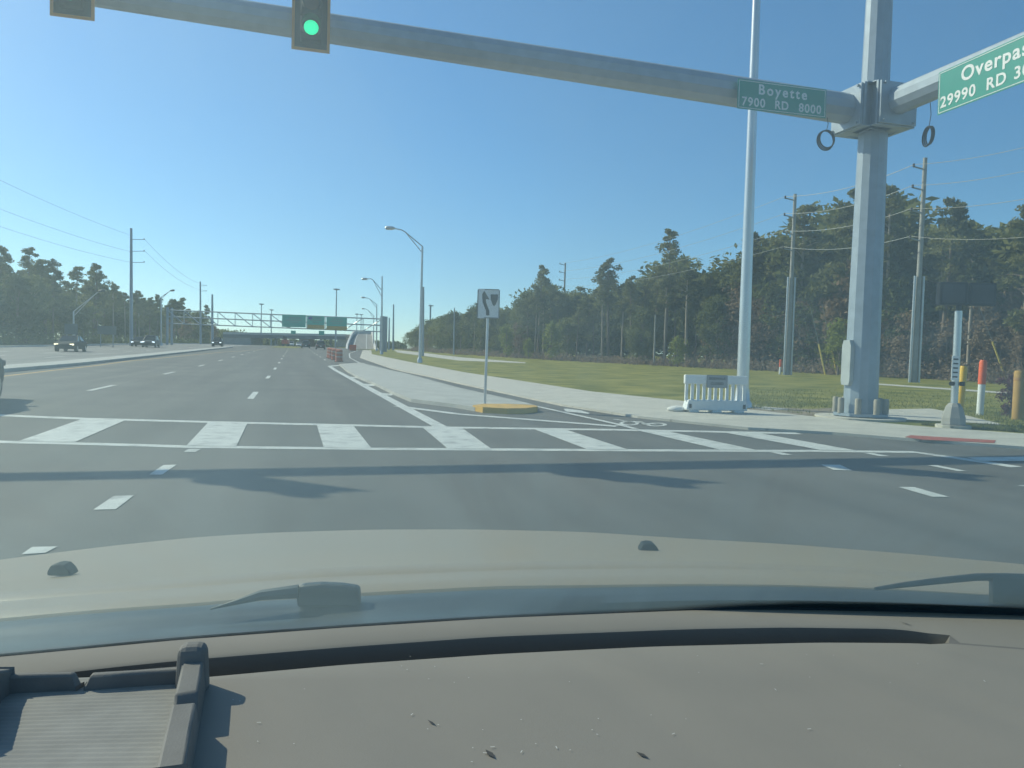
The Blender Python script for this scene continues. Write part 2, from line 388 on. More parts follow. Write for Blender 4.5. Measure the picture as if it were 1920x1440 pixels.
sheet('bicycle_marking', bk[:29], .006, M_PAINT); sheet('bicycle_frame_marking', bk[29:], .010, M_PAINT)
tp = sheet('tactile_paving', [P2([(1697, 820), (1707, 816.5), (1867, 826), (1864, 831), (1730, 825)], .05)], .056, M_RED)

# ------------------------------------------------------------------ mast-arm signal pole
PB = G(1612, 783, .05)
PZ = PB.z
arm_z = plane_hit(1608, 208, PB, NV).z
def on_arm(px, py, off=0.0): return plane_hit(px, py, PB-NV*off, NV)
mast = thing('traffic_signal_pole', 'octagonal galvanised mast pole with two signal arms on the street corner', 'signal pole', (PB.x, PB.y, PZ))
IM = Matrix.Translation((-PB.x, -PB.y, -PZ))
def L(p): return IM @ Vector(p)
MH = 11.5
r0 = .375
m = MB().tube([(0, 0, .10), (0, 0, MH)], [r0, r0*.70], 12); m.build('pole', M_GALV, mast)
m = MB().lathe([(.62, .05), (.62, .11)], n=8); m.build('base_plate', M_GALV, mast)
for k in range(8):
    a = 2*math.pi*(k+.35)/8; c = Vector((.53*math.cos(a), .53*math.sin(a), 0))
    b = MB().lathe([(.07, .11), (.072, .42), (.06, .46)], c, n=10).build('bolt_cover', mat('beige_bolt_cover', (.34, .31, .25), .8), mast, 40)
    MB().lathe([(.03, -.02), (.03, .13)], c, n=6).build('anchor_bolt', M_GALV, mast)
m = MB().lathe([(.98, -.35), (.98, .03)], n=20); m.build('footing', M_CONC, mast, 40)
# hand-hole cover on the left facet
hc = MB(); prof = [(-.13, .75), (.13, .75), (.16, .85), (.16, 1.65), (.11, 1.78), (-.11, 1.78), (-.16, 1.65), (-.16, .85)]
ax = Vector((-.97, -.2, 0)).normalized(); tx = Vector((-ax.y, ax.x, 0))
hc.prism([ax*.33+tx*a+Vector((0, 0, b)) for a, b in prof], ax*.10); hc.build('access_cover', mat('pale_cover', (.40, .43, .42), .5, .2), mast)
# arms
za = arm_z-PZ
pl = on_arm(100, -28); pl2 = on_arm(583, 48)
u = (pl2-Vector((PB.x, PB.y, arm_z))).normalized()
far_arm = Vector((0, 0, za))+u*23.5
m = MB().tube([Vector((0, 0, za))+u*.75, Vector((0, 0, za))+u*11, far_arm], [.335, .27, .19], 12, up=Vector((0, 0, 1)), twist=R(15)); m.build('signal_arm', M_GALV, mast, 20)
v2 = (-NV+Vector((0, 0, .012))).normalized()
m = MB().tube([Vector((0, 0, za+.05))+v2*.75, Vector((0, 0, za+.05))+v2*14], [.30, .19], 12, up=Vector((0, 0, 1)), twist=R(15)); m.build('signal_arm', M_GALV, mast, 20)
# flange plates and box where the arms meet the pole
for d, w_ in ((u, RV), (v2, NV)):
    side = d.cross(Vector((0, 0, 1))).normalized(); dd = Vector((d.x, d.y, 0)).normalized()
    fr = frame_mtx((0, 0, 0), side, Vector((0, 0, 1)))
    f = MB(); f.box(Vector((0, 0, za))+dd*.66, (1.0, .95, .06), fr.to_3x3()); f.box(Vector((0, 0, za))+dd*.73, (.95, .9, .06), fr.to_3x3())
    for sgn in (-1, 1):
        for zz in (-.40, .40):
            f.tube([Vector((0, 0, za+zz))+dd*.60+side*.40*sgn, Vector((0, 0, za+zz))+dd*.82+side*.40*sgn], .028, 6)
    f.build('flange_plate', M_GALV, mast)
    g = MB()
    for sgn in (-1, 1):
        q = side*.36*sgn
        g.prism([q+Vector((0, 0, za-.52)), q+dd*.62+Vector((0, 0, za-.45)), q+dd*.62+Vector((0, 0, za+.45)), q+Vector((0, 0, za+.62))], side*.022)
    for zz in (-.47, .47):
        g.prism([side*.5+dd*-.1, side*.5+dd*.62, side*-.5+dd*.62, side*-.5+dd*-.1], (0, 0, .025), Vector((0, 0, za+zz)))
    g.build('gusset', M_GALV, mast)
def coil(pt, rad, axis, label, extra):
    t = thing('cable_coil', label, 'cable coil', pt)
    ax_ = Vector(axis).normalized(); uu = ax_.cross(Vector((0, 0, 1))).normalized(); vv = ax_.cross(uu)
    rb = MB()
    for j in range(3):
        off = ax_*(.03*(j-1)); rr = rad*(1-.05*j)
        rb.tube([off+uu*rr*math.cos(2*math.pi*k/20)+vv*rr*math.sin(2*math.pi*k/20)+Vector((0, 0, .01*j)) for k in range(21)], .015, 6)
    rb.build('coil', M_BLACK, t, 60)
    MB().tube([(0, 0, rad), (.03, 0, rad+extra*.5), (0, 0, rad+extra)], .008, 5).build('lead', M_BLACK, t)
coil(on_arm(1549, 263, .35), .21, -NV, 'black coiled cable hanging under the arm beside the Boyette sign', .28)
c2 = plane_hit(1741, 256, PB-RV*.1, RV)
coil(c2, .20, Vector((1, -.05, 0)), 'black coiled cable hanging under the arm below the Overpass sign', .5)

# street name signs
def name_sign(label, o, xd, yd, wd, ht, lines, cat='street sign'):
    t = thing('street_name_sign', label, cat, o)
    xd = Vector(xd).normalized(); yd = Vector(yd); nz = xd.cross(yd).normalized(); yd = nz.cross(xd).normalized()
    fr = frame_mtx((0, 0, 0), xd, yd).to_3x3()
    MB().box((0, 0, 0), (wd, ht, .012), fr).build('panel', M_GREEN, t)
    b = MB(); e = .012
    for sx in (-1, 1): b.box(xd*sx*(wd/2-.03)+nz*.0075, (e, ht-.06, .004), fr)
    for sy in (-1, 1): b.box(yd*sy*(ht/2-.03)+nz*.0075, (wd-.06, e, .004), fr)
    b.build('border', M_WHITE, t)
    for sx in (-.3, .3): MB().box(xd*sx*wd-nz*.06, (.06, ht*.8, .1), fr).build('bracket', M_GALV, t)
    for body, dx, dy, size, sp in lines:
        text_mesh('lettering', body, size, M_WHITE, t, Matrix.Translation(xd*dx+yd*dy+nz*.009) @ fr.to_4x4(), space=sp)
    return t
a, b, c, d = on_arm(1384, 147, .42), on_arm(1550, 168, .42), on_arm(1547, 222, .42), on_arm(1382, 203, .42)
W1 = ((b-a).length+(c-d).length)/2; H1 = ((d-a).length+(c-b).length)/2
name_sign('green Boyette RD street sign on the arm facing the camera', (a+b+c+d)/4, b-a, a-d, W1, H1,
          [('Boyette', 0, H1*.20, H1*.47, 1.32), ('7900', -W1*.325, -H1*.25, H1*.41, 1.16), ('RD', -.01*W1, -H1*.25, H1*.40, 1.1), ('8000', W1*.315, -H1*.25, H1*.41, 1.16)])
RL = PB-RV*.36
a, d = plane_hit(1760, 137, RL, RV), plane_hit(1759, 216, RL, RV)
b, c = plane_hit(1920, 71, RL, RV), plane_hit(1920, 149, RL, RV)
H2 = (a-d).length; xd = ((b-a).normalized()+(c-d).normalized()).normalized(); W2 = H2*3.7
def on2(px, py): return (plane_hit(px, py, RL, RV)-(a+d)/2).dot(xd)-W2/2
xO = on2(1803, 130); x2 = on2(1764, 180); xr = on2(1850, 145); x3 = on2(1902, 125)
t2 = name_sign('bright green Overpass RD street sign at the right edge of the view', (a+d)/2+xd*W2/2, xd, a-d, W2, H2, [])
fr2 = frame_mtx((0, 0, 0), xd, a-d); nz2 = xd.cross(a-d).normalized(); yd2 = nz2.cross(xd)
for body, x_, dy, size in (('Overpass', xO, H2*.20, H2*.45), ('29990', x2, -H2*.25, H2*.36), ('RD', xr, -H2*.25, H2*.36), ('30000', x3, -H2*.25, H2*.36)):
    text_mesh('lettering', body, size, M_WHITE, t2, Matrix.Translation(xd*x_+yd2*dy+nz2*.009) @ fr2.to_3x3().to_4x4(), align='LEFT', space=1.12)

# traffic signals on the left arm
M_GO = glow('green_lamp', (.0, .9, .40), .8)
M_LENS_Y = mat('dark_amber_lens', (.10, .045, .01), .25)
M_LENS_R = mat('dark_red_lens', (.07, .008, .006), .25)
def make_signal(pt, label):
    t = thing('traffic_signal', label, 'traffic signal', pt)
    fr = frame_mtx((0, 0, 0), RV, (0, 0, 1)).to_3x3()
    pitch = .42; n3 = -NV
    h = MB()
    for k in range(3): h.box(Vector((0, 0, pitch*k))+n3*.09, (.36, pitch*.97, .2), fr)
    bevel(h.build('housing', M_BLACK, t), .02)
    wd, ht = .66, pitch*3+.26; zc = pitch
    MB().box((0, 0, zc), (wd-.09, ht-.09, .01), fr).build('backplate', M_BLACK, t)
    b = MB()
    for sx in (-1, 1): b.box(RV*sx*(wd/2-.025)+Vector((0, 0, zc))+n3*.004, (.05, ht, .018), fr)
    for sz in (-1, 1): b.box(Vector((0, 0, zc+sz*(ht/2-.025)))+n3*.004, (wd-.1, .05, .018), fr)
    b.build('border', M_BORDER, t)
    for k in range(3):
        c = Vector((0, 0, pitch*k))+n3*.20
        MB().tube([c, c+n3*.012], .125, 20).build('lens', (M_GO, M_LENS_Y, M_LENS_R)[k], t)
        vz = MB(); N = 14; vs = []; fs = []
        for i in range(N+1):
            an = R(-40+260*i/N); q = RV*math.cos(an)*.165+Vector((0, 0, math.sin(an)*.165))
            q2 = q*.94
            vs += [c+q, c+q+n3*(.20+.05*math.sin(an)), c+q2+n3*(.20+.05*math.sin(an)), c+q2]
        for i in range(N): 
            for j in range(4): fs.append((i*4+j, i*4+(j+1) % 4, i*4+4+(j+1) % 4, i*4+4+j))
        vz.add(vs, fs).build('visor', M_BLACK, t, 50)
    MB().box(-n3*.09+Vector((0, 0, .05)), (.09, .5, .12), fr).build('bracket', M_DKGREY, t)
    return t
sp1 = on_arm(583, 60, .50); sp2 = on_arm(136, -5, .50)
sg1 = make_signal(sp1, 'green-lit traffic signal with yellow-bordered backplate over the road ahead')
sg2 = copy_tree(sg1); sg2.location = sp2; tag(sg2, 'traffic signal cut off at the top left corner, beside the left end of the arm', group='traffic signals on the mast arm')
sg1['group'] = 'traffic signals on the mast arm'
sg3 = copy_tree(sg1); sg3.location = sp2+(sp2-sp1); tag(sg3, 'traffic signal at the far left end of the mast arm, beyond the view', group='traffic signals on the mast arm')

# ------------------------------------------------------------------ tall white light pole behind the barricade
lp = G(1391, 764, .035)
t = thing('light_pole', 'tall smooth white light pole standing behind the plastic barricade', 'light pole', lp)
tz = top_z(lp, 0, 1417)
dx = plane_hit(1418, 0, lp, Vector((0, 1, 0))).x-lp.x
MB().tube([(0, 0, .25), (dx*1.25*.9, 0, (tz-lp.z)*1.25)], [.165, .085], 18).build('pole', M_ALU, t, 50)
MB().lathe([(.26, -.1), (.26, .12), (.20, .2), (.18, .5)], n=14).build('base', M_GALV2, t, 40)
MB().tube([(dx*1.1, 0, (tz-lp.z)*1.24), (dx*1.1-1.2, -.6, (tz-lp.z)*1.24+.6), (dx*1.1-2.6, -1.2, (tz-lp.z)*1.24+.7)], [.05, .04, .03], 8).build('arm', M_ALU, t, 50)

# ------------------------------------------------------------------ plastic barricade
bl, brp = G(1281, 772, .05), G(1398, 774, .05)
bx = (brp-bl); BW = bx.length; rz = math.atan2(bx.y, bx.x)
BHt = top_z((bl+brp)/2, 703, 1338)-bl.z
t = thing('barricade', 'white plastic pedestrian barricade with a small grey sign on the sidewalk', 'barricade', (bl+brp)/2, rz)
b = MB(); b.box((0, 0, BHt*.87), (BW, .12, BHt*.24)); bevel(b.build('top_rail', M_WPLAS, t), .02)
b = MB(); b.box((0, 0, .05+BHt*.135), (BW*.98, .30, BHt*.27), taper=.93)
for x in (-.36, 0, .36): b.box((x*BW, 0, .025), (.24, .3, .05))
bevel(b.build('base', M_WPLAS, t), .02)
for k in range(11):
    x = -BW/2+.06+k*(BW-.12)/10
    bevel(MB().box((x, 0, BHt*.53), (.075, .07, BHt*.46)).build('baluster', M_WPLAS, t), .015)
for x in (-.43, .43): MB().box((x*BW, -.152, BHt*.17), (.06, .02, .1)).build('coupling_slot', M_DKGREY, t)
p_ = MB().box((.0, -.075, BHt*.83), (BW*.33, .012, BHt*.34)).build('sign_panel', mat('grey_sign_sheet', (.20, .215, .235), .6), t)
MB().box((0, -.083, BHt*.83), (BW*.30, .004, BHt*.29)).build('sign_face', mat('grey_sign_face', (.29, .31, .32), .6), p_)
for body, zz in (('SIDEWALK', .90), ('CLOSED', .77)):
    text_mesh('lettering', body, BHt*.095, M_SIGNBLK, p_, Matrix.Translation((0, -.087, BHt*zz)) @ Matrix.Rotation(R(90), 4, 'X'), space=1.05)
sb = G(1270, 771, .05)
bm = bmesh.new(); bmesh.ops.create_uvsphere(bm, u_segments=14, v_segments=9, radius=1)
for v in bm.verts: v.co = Vector((v.co.x*.24*(1+.1*math.sin(5*v.co.y)), v.co.y*.17, max(v.co.z, -.6)*.085+.05))
o = bm_obj(bm, 'sandbag', mat('white_sandbag', (.68, .68, .64), .9, bump=.5, bscale=30)); o.location = sb; o.rotation_euler = (0, 0, .3)
tag(o, 'white sandbag lying against the left foot of the barricade', 'sandbag')
for p in o.data.polygons: p.use_smooth = True

# ------------------------------------------------------------------ pedestrian signal pole
pp = G(1787, 801, .05)
t = thing('pedestrian_signal', 'silver pedestrian signal pole with dark signal heads and push button', 'pedestrian signal', pp)
ptz = top_z(pp, 583, 1800)-pp.z
lean = plane_hit(1800, 583, pp, Vector((0, 1, 0))).x-pp.x-.03
def PPt(z): return Vector((lean*z/ptz, 0, z))
MB().tube([PPt(.4), PPt(ptz)], .072, 14).build('pole', M_ALU, t, 50)
MB().lathe([(.23, .06), (.225, .2), (.16, .42), (.10, .5)], n=4+4).build('pedestal', M_UPOLE, t)
MB().lathe([(.33, -.1), (.33, .05)], n=14).build('footing', M_CONC, t)
zt = ptz
MB().tube([PPt(zt), PPt(zt+.14)], .05, 10).build('slip_fitter', M_BLACK, t)
fx = (plane_hit(1755, 550, pp, Vector((0, 1, 0))).x-pp.x, plane_hit(1862, 550, pp, Vector((0, 1, 0))).x-pp.x)
zh = top_z(pp, 552, 1805)-pp.z; hh = (top_z(pp, 529, 1805)-top_z(pp, 574, 1805))
wq = (fx[1]-fx[0])
for k in range(2):
    cx = fx[0]+wq*(.25+.5*k); rzk = Matrix.Rotation(R(-8 if k == 0 else -4), 3, 'Z')
    h_ = MB().box(Vector((cx, -.05, zh)), (wq*.46, .2, hh*.95), rzk).build('signal_head', M_BLACK, t); bevel(h_, .02)
    hd = MB().box(Vector((cx, -.05, zh))+rzk @ Vector((0, -.106, 0)), (wq*.36, .01, hh*.75), rzk).build('lens', mat('dark_lens', (.02, .022, .024) if k == 0 else (.015, .016, .018), .6), h_)
MB().box(PPt(zt+.12)+Vector((0, -.05, .05)), (wq*.7, .05, .05)).build('bracket', M_BLACK, t)
zb = top_z(pp, 690, 1790)-pp.z
bp = PPt(zb)
s_ = MB().box(bp+Vector((-.06, -.085, .0)), (.15, .012, .50)).build('button_sign', M_WHITE, t)
ml = MB()
for k in range(5): ml.box(bp+Vector((-.06, -.093, .18-k*.09)), (.10, .003, .03))
ml.build('lettering', M_SIGNBLK, s_)
for sx in (-1, 1): MB().tube([bp+Vector((sx*.07, -.04, -.32)), bp+Vector((sx*.14, -.10, -.32))], .045, 10).build('push_button', M_BLACK, t)

# ------------------------------------------------------------------ posts and markers on the right
def post(name, label, cat, px, py_b, py_t, px_t, r, m, z=.035, group=None, n=14, cap=True):
    p = G(px, py_b, z); h = top_z(p, py_t, px_t)-p.z; dx = plane_hit(px_t, py_t, p, Vector((0, 1, 0))).x-p.x
    t = thing(name, label, cat, p, 0, group)
    return t, h, dx, r
t, h, dx, r = post('gas_marker_post', 'bright yellow marker post beside the pedestrian signal pole', 'marker post', 1799, 770, 688, 1807, .10, M_YELLOW)
MB().tube([(0, 0, -.1), (dx*.96, 0, h*.96), (dx, 0, h)], [r, r, r*.8], 14).build('post', M_YELLOW, t, 50)
MB().tube([(dx*.97, 0, h*.97), (dx*1.01, 0, h*1.02)], [r*1.02, r*.85], 14).build('cap', M_YELLOW, t, 50)
t, h, dx, r = post('fiber_marker_post', 'white marker post with an orange top right of the yellow post', 'marker post', 1837, 778, 675, 1844, .085, M_WHITE)
MB().tube([(0, 0, -.1), (dx*.56, 0, h*.56)], r, 12).build('post', M_WPLAS, t, 50)
MB().tube([(dx*.56, 0, h*.56), (dx*.95, 0, h*.95), (dx, 0, h)], [r*1.1, r*1.1, r*.8], 12).build('top', M_ORANGE, t, 50)
t, h, dx, r = post('warning_post', 'faded orange-brown marker post at the right edge of the grass', 'marker post', 1908, 787, 695, 1913, .13, M_YELLOW)
MB().tube([(0, 0, -.1), (dx*.97, 0, h*.97), (dx, 0, h)], [r, r, r*.85], 14).build('post', mat('faded_orange', (.40, .23, .05), .7), t, 50)
MB().tube([(dx*.80, 0, h*.80), (dx*.86, 0, h*.86)], r*1.03, 14).build('band', mat('faded_band', (.42, .22, .07), .6), t, 50)
t, h, dx, r = post('fiber_marker_post', 'small white post with orange top at the foot of the left double utility pole', 'marker post', 1462, 702, 674, 1464, .09, M_WHITE)
MB().tube([(0, 0, -.1), (dx*.5, 0, h*.5)], r, 10).build('post', M_WPLAS, t, 50)
MB().tube([(dx*.5, 0, h*.5), (dx, 0, h)], [r*1.1, r], 10).build('top', M_ORANGE, t, 50)
for (x0, y0, x1, y1, lab) in ((1535, 645, 1548, 703, 'slanted yellow guy guard, leftmost of the pair left of the mast pole'), (1557, 643, 1570, 703, 'slanted yellow guy guard just left of the mast pole'),
                              (1811, 637, 1836, 708, 'slanted yellow guy guard behind the orange-topped marker post'), (1861, 641, 1890, 718, 'slanted yellow guy guard near the pinkish shrub')):
    p = G(x1, y1, .035); e = plane_hit(x0, y0, p, Vector((0, 1, 0)))
    t = thing('guy_wire_guard', lab, 'guy guard', p, 0, 'yellow guy wire guards')
    MB().tube([(0, 0, -.1), e-p], .07, 8).build('guard', mat('pale_yellow_guard', (.80, .60, .14), .6), t, 50)
    MB().tube([e-p, (e-p)*2.2], .012, 5).build('wire', M_GALV, t)

# keep-left sign on the island
kp = G(909, 757, .09)
t = thing('keep_left_sign', 'white median arrow sign on a thin post on the traffic island', 'traffic sign', kp)
kz = top_z(kp, 597, 911)-kp.z; kt = top_z(kp, 542, 916)-kp.z
klx = plane_hit(916, 569, kp, Vector((0, 1, 0))).x-kp.x
kw = plane_hit(936.5, 570, kp, Vector((0, 1, 0))).x-plane_hit(894.5, 570, kp, Vector((0, 1, 0))).x; kh = kt-kz
MB().tube([(0, 0, -.1), (klx*.8, .02, kt-.05)], .032, 8).build('post', M_GALV2, t, 50)
fr = Matrix.Rotation(R(3), 4, 'Z')
o_ = Vector((klx, -.03, (kz+kt)/2))
pn = MB(); pts = []
for cx, cz, a0 in ((1, 1, 0), (-1, 1, 90), (-1, -1, 180), (1, -1, 270)):
    for k in range(4):
        an = R(a0+30*k); pts.append(Vector((cx*(kw/2-.04)+.04*math.cos(an), 0, cz*(kh/2-.04)+.04*math.sin(an))))
pn.prism([o_+fr.to_3x3() @ p for p in pts], (0, .006, 0)); pl_ = pn.build('panel', M_WHITE, t)
bd = MB()
for sx in (-1, 1): bd.box(o_+fr.to_3x3() @ Vector((sx*(kw/2-.012), -.003, 0)), (.018, .004, kh-.05))
for sz in (-1, 1): bd.box(o_+fr.to_3x3() @ Vector((0, -.003, sz*(kh/2-.012))), (kw-.05, .004, .018))
bd.build('border', M_SIGNBLK, pl_)
def kpt(x, y): return o_+Vector(((x-.5)*kw, -.008, (.5-y)*kh))
cen = [(.48, .90), (.47, .74), (.38, .58), (.31, .44), (.30, .34)]
arr = []
for i, (x, y) in enumerate(cen):
    arr.append((x-.075, y))
arr += [(.06, .36), (.30, .07), (.54, .36)]
for (x, y) in cen[::-1]: arr.append((x+.075, y))
MB().prism([kpt(x, y) for x, y in arr], (0, .003, 0)).build('arrow', M_SIGNBLK, pl_)
MB().prism([kpt(x, y) for x, y in ((.59, .18), (.91, .18), (.91, .34), (.82, .52), (.75, .58), (.68, .52), (.59, .34))], (0, .003, 0)).build('median_symbol', M_SIGNBLK, pl_)

# ------------------------------------------------------------------ utility poles and wires, right side
def upole(px_b, py_b, px_t, py_t, r, label, arms=(), riser=None, m=M_UPOLE, side=1, z=.035, Y=None, cat='utility pole', group=None):
    p = G(px_b, py_b, z) if Y is None else GB(px_b, Y, z)
    e = plane_hit(px_t, py_t, p, Vector((0, 1, 0))); d = e-p
    t = thing('utility_pole', label, cat, p, 0, group)
    MB().tube([(0, 0, -.3), d], [r, r*.62], 10).build('pole', m, t, 50)
    tips = []
    for py, ln in arms:
        k = (top_z(p, py, px_t)-p.z)/d.z; q = d*k
        a_ = MB(); a_.tube([q, q+RV*ln*side+Vector((0, 0, .12))], .05, 6); a_.build('crossarm', M_GALV, t)
        i_ = MB().lathe([(.05, -.05), (.09, 0), (.05, .06), (.09, .12), (.04, .2)], q+RV*ln*side+Vector((0, 0, .12)), n=8).build('insulator', M_DKGREY, t)
        tips.append(p+q+RV*ln*side+Vector((0, 0, .25)))
    if riser:
        k = (top_z(p, riser, px_t)-p.z)
        for sgn in (-1, 1):
            MB().tube([(sgn*r*1.5, -.05, -.1), Vector((sgn*r*1.4, -.05, k))+d*(k/d.z)-Vector((0, 0, k))], .085, 8).build('riser', M_GALV2, t, 50)
    return t, p, d, tips
def wire(a, b, sag, r, label, group, m=M_GALV):
    pts = []
    for k in range(15):
        f = k/14; q = a.lerp(b, f); q = q-Vector((0, 0, sag*4*f*(1-f))); pts.append(q)
    o = MB().tube(pts, r, 5).build('power_line', m)
    return tag(o, label, 'power line', group)
_, pA, dA, tA = upole(1713, 717, 1735, 296, .21, 'tall double-cased utility pole right of the mast pole', [(318, -.9), (357, -.9), (400, -.9), (452, -.9)], 518)
_, pB_, dB, tB = upole(1476, 703, 1491, 364, .20, 'double-cased utility pole between the white light pole and the mast pole', [(376, -.9), (408, -.9), (440, -.9), (470, -.9)], 520)
_, pC, dC, tC = upole(1054, 672, 1060, 493, .20, 'slender pale utility pole at the wood edge right of the arrow sign', [(497, -.9), (512, -.9), (527, -.9), (540, -.9)])
M_WIRE = mat('bright_wire', (.5, .48, .42), .4, .5)
for i in range(4):
    wire(tA[i], tB[i], .5, .021, ('topmost', 'second', 'third', 'lowest')[i]+' power line between the two double-cased utility poles', 'power lines along the right wood', M_WIRE)
    wire(tB[i], tC[i], .9, .015, ('topmost', 'second', 'third', 'lowest')[i]+' power line from the slender pole to the double-cased pole', 'power lines along the right wood', M_WIRE)
    wire(tA[i], tA[i]+(tA[i]-tB[i])*1.2, .6, .016, ('topmost', 'second', 'third', 'lowest')[i]+' power line leaving the tall pole to the right', 'power lines along the right wood', M_WIRE)
for (px, pb, pt, Y, r, lab) in ((1229, 685, 505, 88, .12, 'thin dark pole at the wood edge left of the barricade'),):
    upole(px-3, pb, px, pt+85, r, lab)
for (px, pt, Y, r, lab) in ((851, 577, 130, .14, 'dark wooden pole standing against the far end of the right wood'), (805.5, 571, 250, .22, 'distant pole at the left tip of the right wood'),
                            (793, 538, 105, .19, 'grey utility pole just behind the nearest curved street lamp'), (737, 571, 190, .26, 'short grey utility pole, taller of the two beyond the gantry leg'),
                            (729, 596, 200, .26, 'shorter grey utility pole directly beside the gantry leg')):
    upole(px, 0, px+1, pt, r, lab, Y=Y, m=M_GALV)

# ------------------------------------------------------------------ left utility poles
_, pL, dL, tL = upole(246, 0, 246, 428, .30, 'tall grey utility pole with three short arms above the left wood', [(449, 1.9), (471, 1.9), (492, 1.9)], m=M_GALV, Y=125)
_, pL2, dL2, tL2 = upole(376, 0, 375.5, 528, .30, 'thin utility pole rising from the left wood beside the gantry', [(536, 1.6), (546, 1.6)], m=M_GALV, Y=215)
_, pL3, dL3, tL3 = upole(398, 0, 398, 552, .42, 'stout dark utility pole at the end of the left wood', [], m=M_GALV, Y=235)
for i, yy in enumerate((317, 371, 404)):
    a = W(-420, yy-230+i*40, 60)
    q = pL+dL*((.94, .80, .71)[i])
    wire(W(0, yy, 85)+(W(0, yy, 85)-q)*1.0, q, 1.2, .016, ('topmost', 'middle', 'lowest')[i]+' power line crossing the sky to the left utility pole', 'power lines over the left wood', M_DKGREY)
    if i < 2: wire(tL[i], tL2[i], 1.5, .02, ('upper', 'lower')[i]+' thin power line between the two left poles', 'power lines over the left wood', M_DKGREY)

# ------------------------------------------------------------------ street lamps
def lamp(px_b, Y, px_t, py_t, py_arm, px_e, py_e, r, label, double=False, m=M_GALV2, py_b=None):
    p = GB(px_b, Y, .035) if py_b is None else G(px_b, py_b, .035)
    n = Vector((0, 1, 0))
    top = plane_hit(px_t, py_t, p, n)-p; e = plane_hit(px_e, py_e, p, n)-p; lo = plane_hit(px_t, py_arm, p, n)-p
    t = thing('street_lamp', label, 'street lamp', p, 0, None)
    MB().tube([(0, 0, -.1), top], [r, r*.6], 10).build('pole', m, t, 50)
    MB().lathe([(r*1.7, -.1), (r*1.7, .25), (r*1.1, .45)], n=10).build('base', m, t, 40)
    a0_ = lo if py_arm-py_t > 20 else top; kn = Vector((top.x+(e.x-top.x)*.67, top.y, top.z+(e.z-top.z)*.90)); pts = []
    for k in range(9):
        f = k/8; pts.append(top.lerp(e, f) if double else (a0_.lerp(kn, f/.7) if f < .7 else kn.lerp(e, (f-.7)/.3)))
    MB().tube(pts, r*.36, 7).build('arm', m, t, 50)
    MB().tube([lo-Vector((0, 0, .9 if a0_ is lo else 0)), pts[5 if not double else 6]], r*.30, 7).build('brace', m, t, 50)
    dr = (pts[-1]-pts[-2]).normalized(); dr.z *= .2; dr.normalize(); c = e+dr*.3
    MB().tube([c-dr*.45, c-dr*.2, c+dr*.3, c+dr*.45], [.06, .16, .17, .05], 8).build('lamp_head', M_DKGREY if double else m, t, 50)
    return t
lamp(787, 0, 792, 462, 474, 738, 428, .14, 'nearest curved street lamp on the grass right of the road', py_b=680)
lamp(715.5, 110, 716.5, 518, 545, 688, 523, .15, 'second curved street lamp, with a small fitting on its top, by the gantry leg')
lamp(706, 155, 706.5, 571, 578, 684, 558, .15, 'third curved street lamp in the row, left of the gantry leg')
lamp(700, 215, 701, 592, 598, 683, 579, .17, 'fourth and most distant curved street lamp in the row')
lamp(138, 98, 138, 584, 593, 186, 546, .15, 'left verge street lamp with a long bright twin arm', True)
lamp(302, 140, 302, 557, 561, 320, 545, .16, 'left verge street lamp beyond the paired cars', True)
# high mast lights
for (px, pt, Y, lab) in ((629, 541, 260, 'tall high mast light above the right gantry signs'), (489, 569, 330, 'thin high mast light above the left part of the gantry'),
                         (508, 580, 380, 'faint high mast light left of the gantry signs'), (806, 572, 330, 'high mast light at the left tip of the right wood'), (668, 588, 420, 'faint high mast light just left of the gantry leg'), (676, 589, 430, 'faint high mast light between the lamp row and gantry signs')):
    p = GB(px, Y); t = thing('high_mast_light', lab, 'high mast light', p, 0, 'high mast lights near the overpass')
    h = top_z(p, pt, px)-p.z
    MB().tube([(0, 0, 0), (0, 0, h)], [.32, .16], 8).build('mast', M_GALV, t)
    MB().lathe([(.2, h-.6), (1.1, h-.4), (1.1, h-.1), (.2, h)], n=10).build('light_ring', M_GALV, t)

# back sides of road signs on the left verge
for (px, y0, y1, wpx, Y, lab) in ((133, 607, 627, 22, 96, 'small sign seen from behind at the foot of the twin-arm lamp'), (200, 611, 627, 32, 102, 'wide dull sign seen from behind in front of the left wood')):
    p = GB(px, Y, .1); zt, zb_ = top_z(p, y0, px)-p.z, top_z(p, y1, px)-p.z; wd = wpx*Y/FPX
    t = thing('road_sign_back', lab, 'road sign', p, YAW)
    MB().box((0, 0, (zt+zb_)/2), (wd, .03, zt-zb_)).build('panel', mat('dull_sign_back', (.10, .12, .12), .6, .3), t)
    for sx in (-.33, .33): MB().tube([(sx*wd, .05, -.1), (sx*wd, .05, zt-.1)], .05, 6).build('post', M_GALV, t)

# ------------------------------------------------------------------ sign gantry
GY = 155
gl, gr = GB(314, GY), GB(717, GY*.92)
nrm = Vector((0, 1, 0))
def gpt(px, py):                                         # on the gantry's vertical plane
    d_ = (gr-gl); d_.z = 0; nn = Vector((-d_.y, d_.x, 0)).normalized(); return plane_hit(px, py, gl, nn)
gd_ = (gr-gl); gd_.z = 0; gn = Vector((-gd_.y, gd_.x, 0)).normalized()     # away from camera
t = thing('sign_gantry', 'long steel truss gantry spanning the road with green signs', 'sign gantry', gl)
def GL(p): return Vector(p)-gl
tr0, tr1, br0, br1 = gpt(314, 581), gpt(717, 598), gpt(314, 606), gpt(717, 622)
ch = MB()
for off in (0, 1.3):
    for a, b in ((tr0, tr1), (br0, br1), ((tr0+br0)/2, (tr1+br1)/2)): ch.tube([GL(a)+gn*off, GL(b)+gn*off], .11, 6)
ch.build('truss_chord', M_GALV, t)
dg_ = MB(); NB = 12
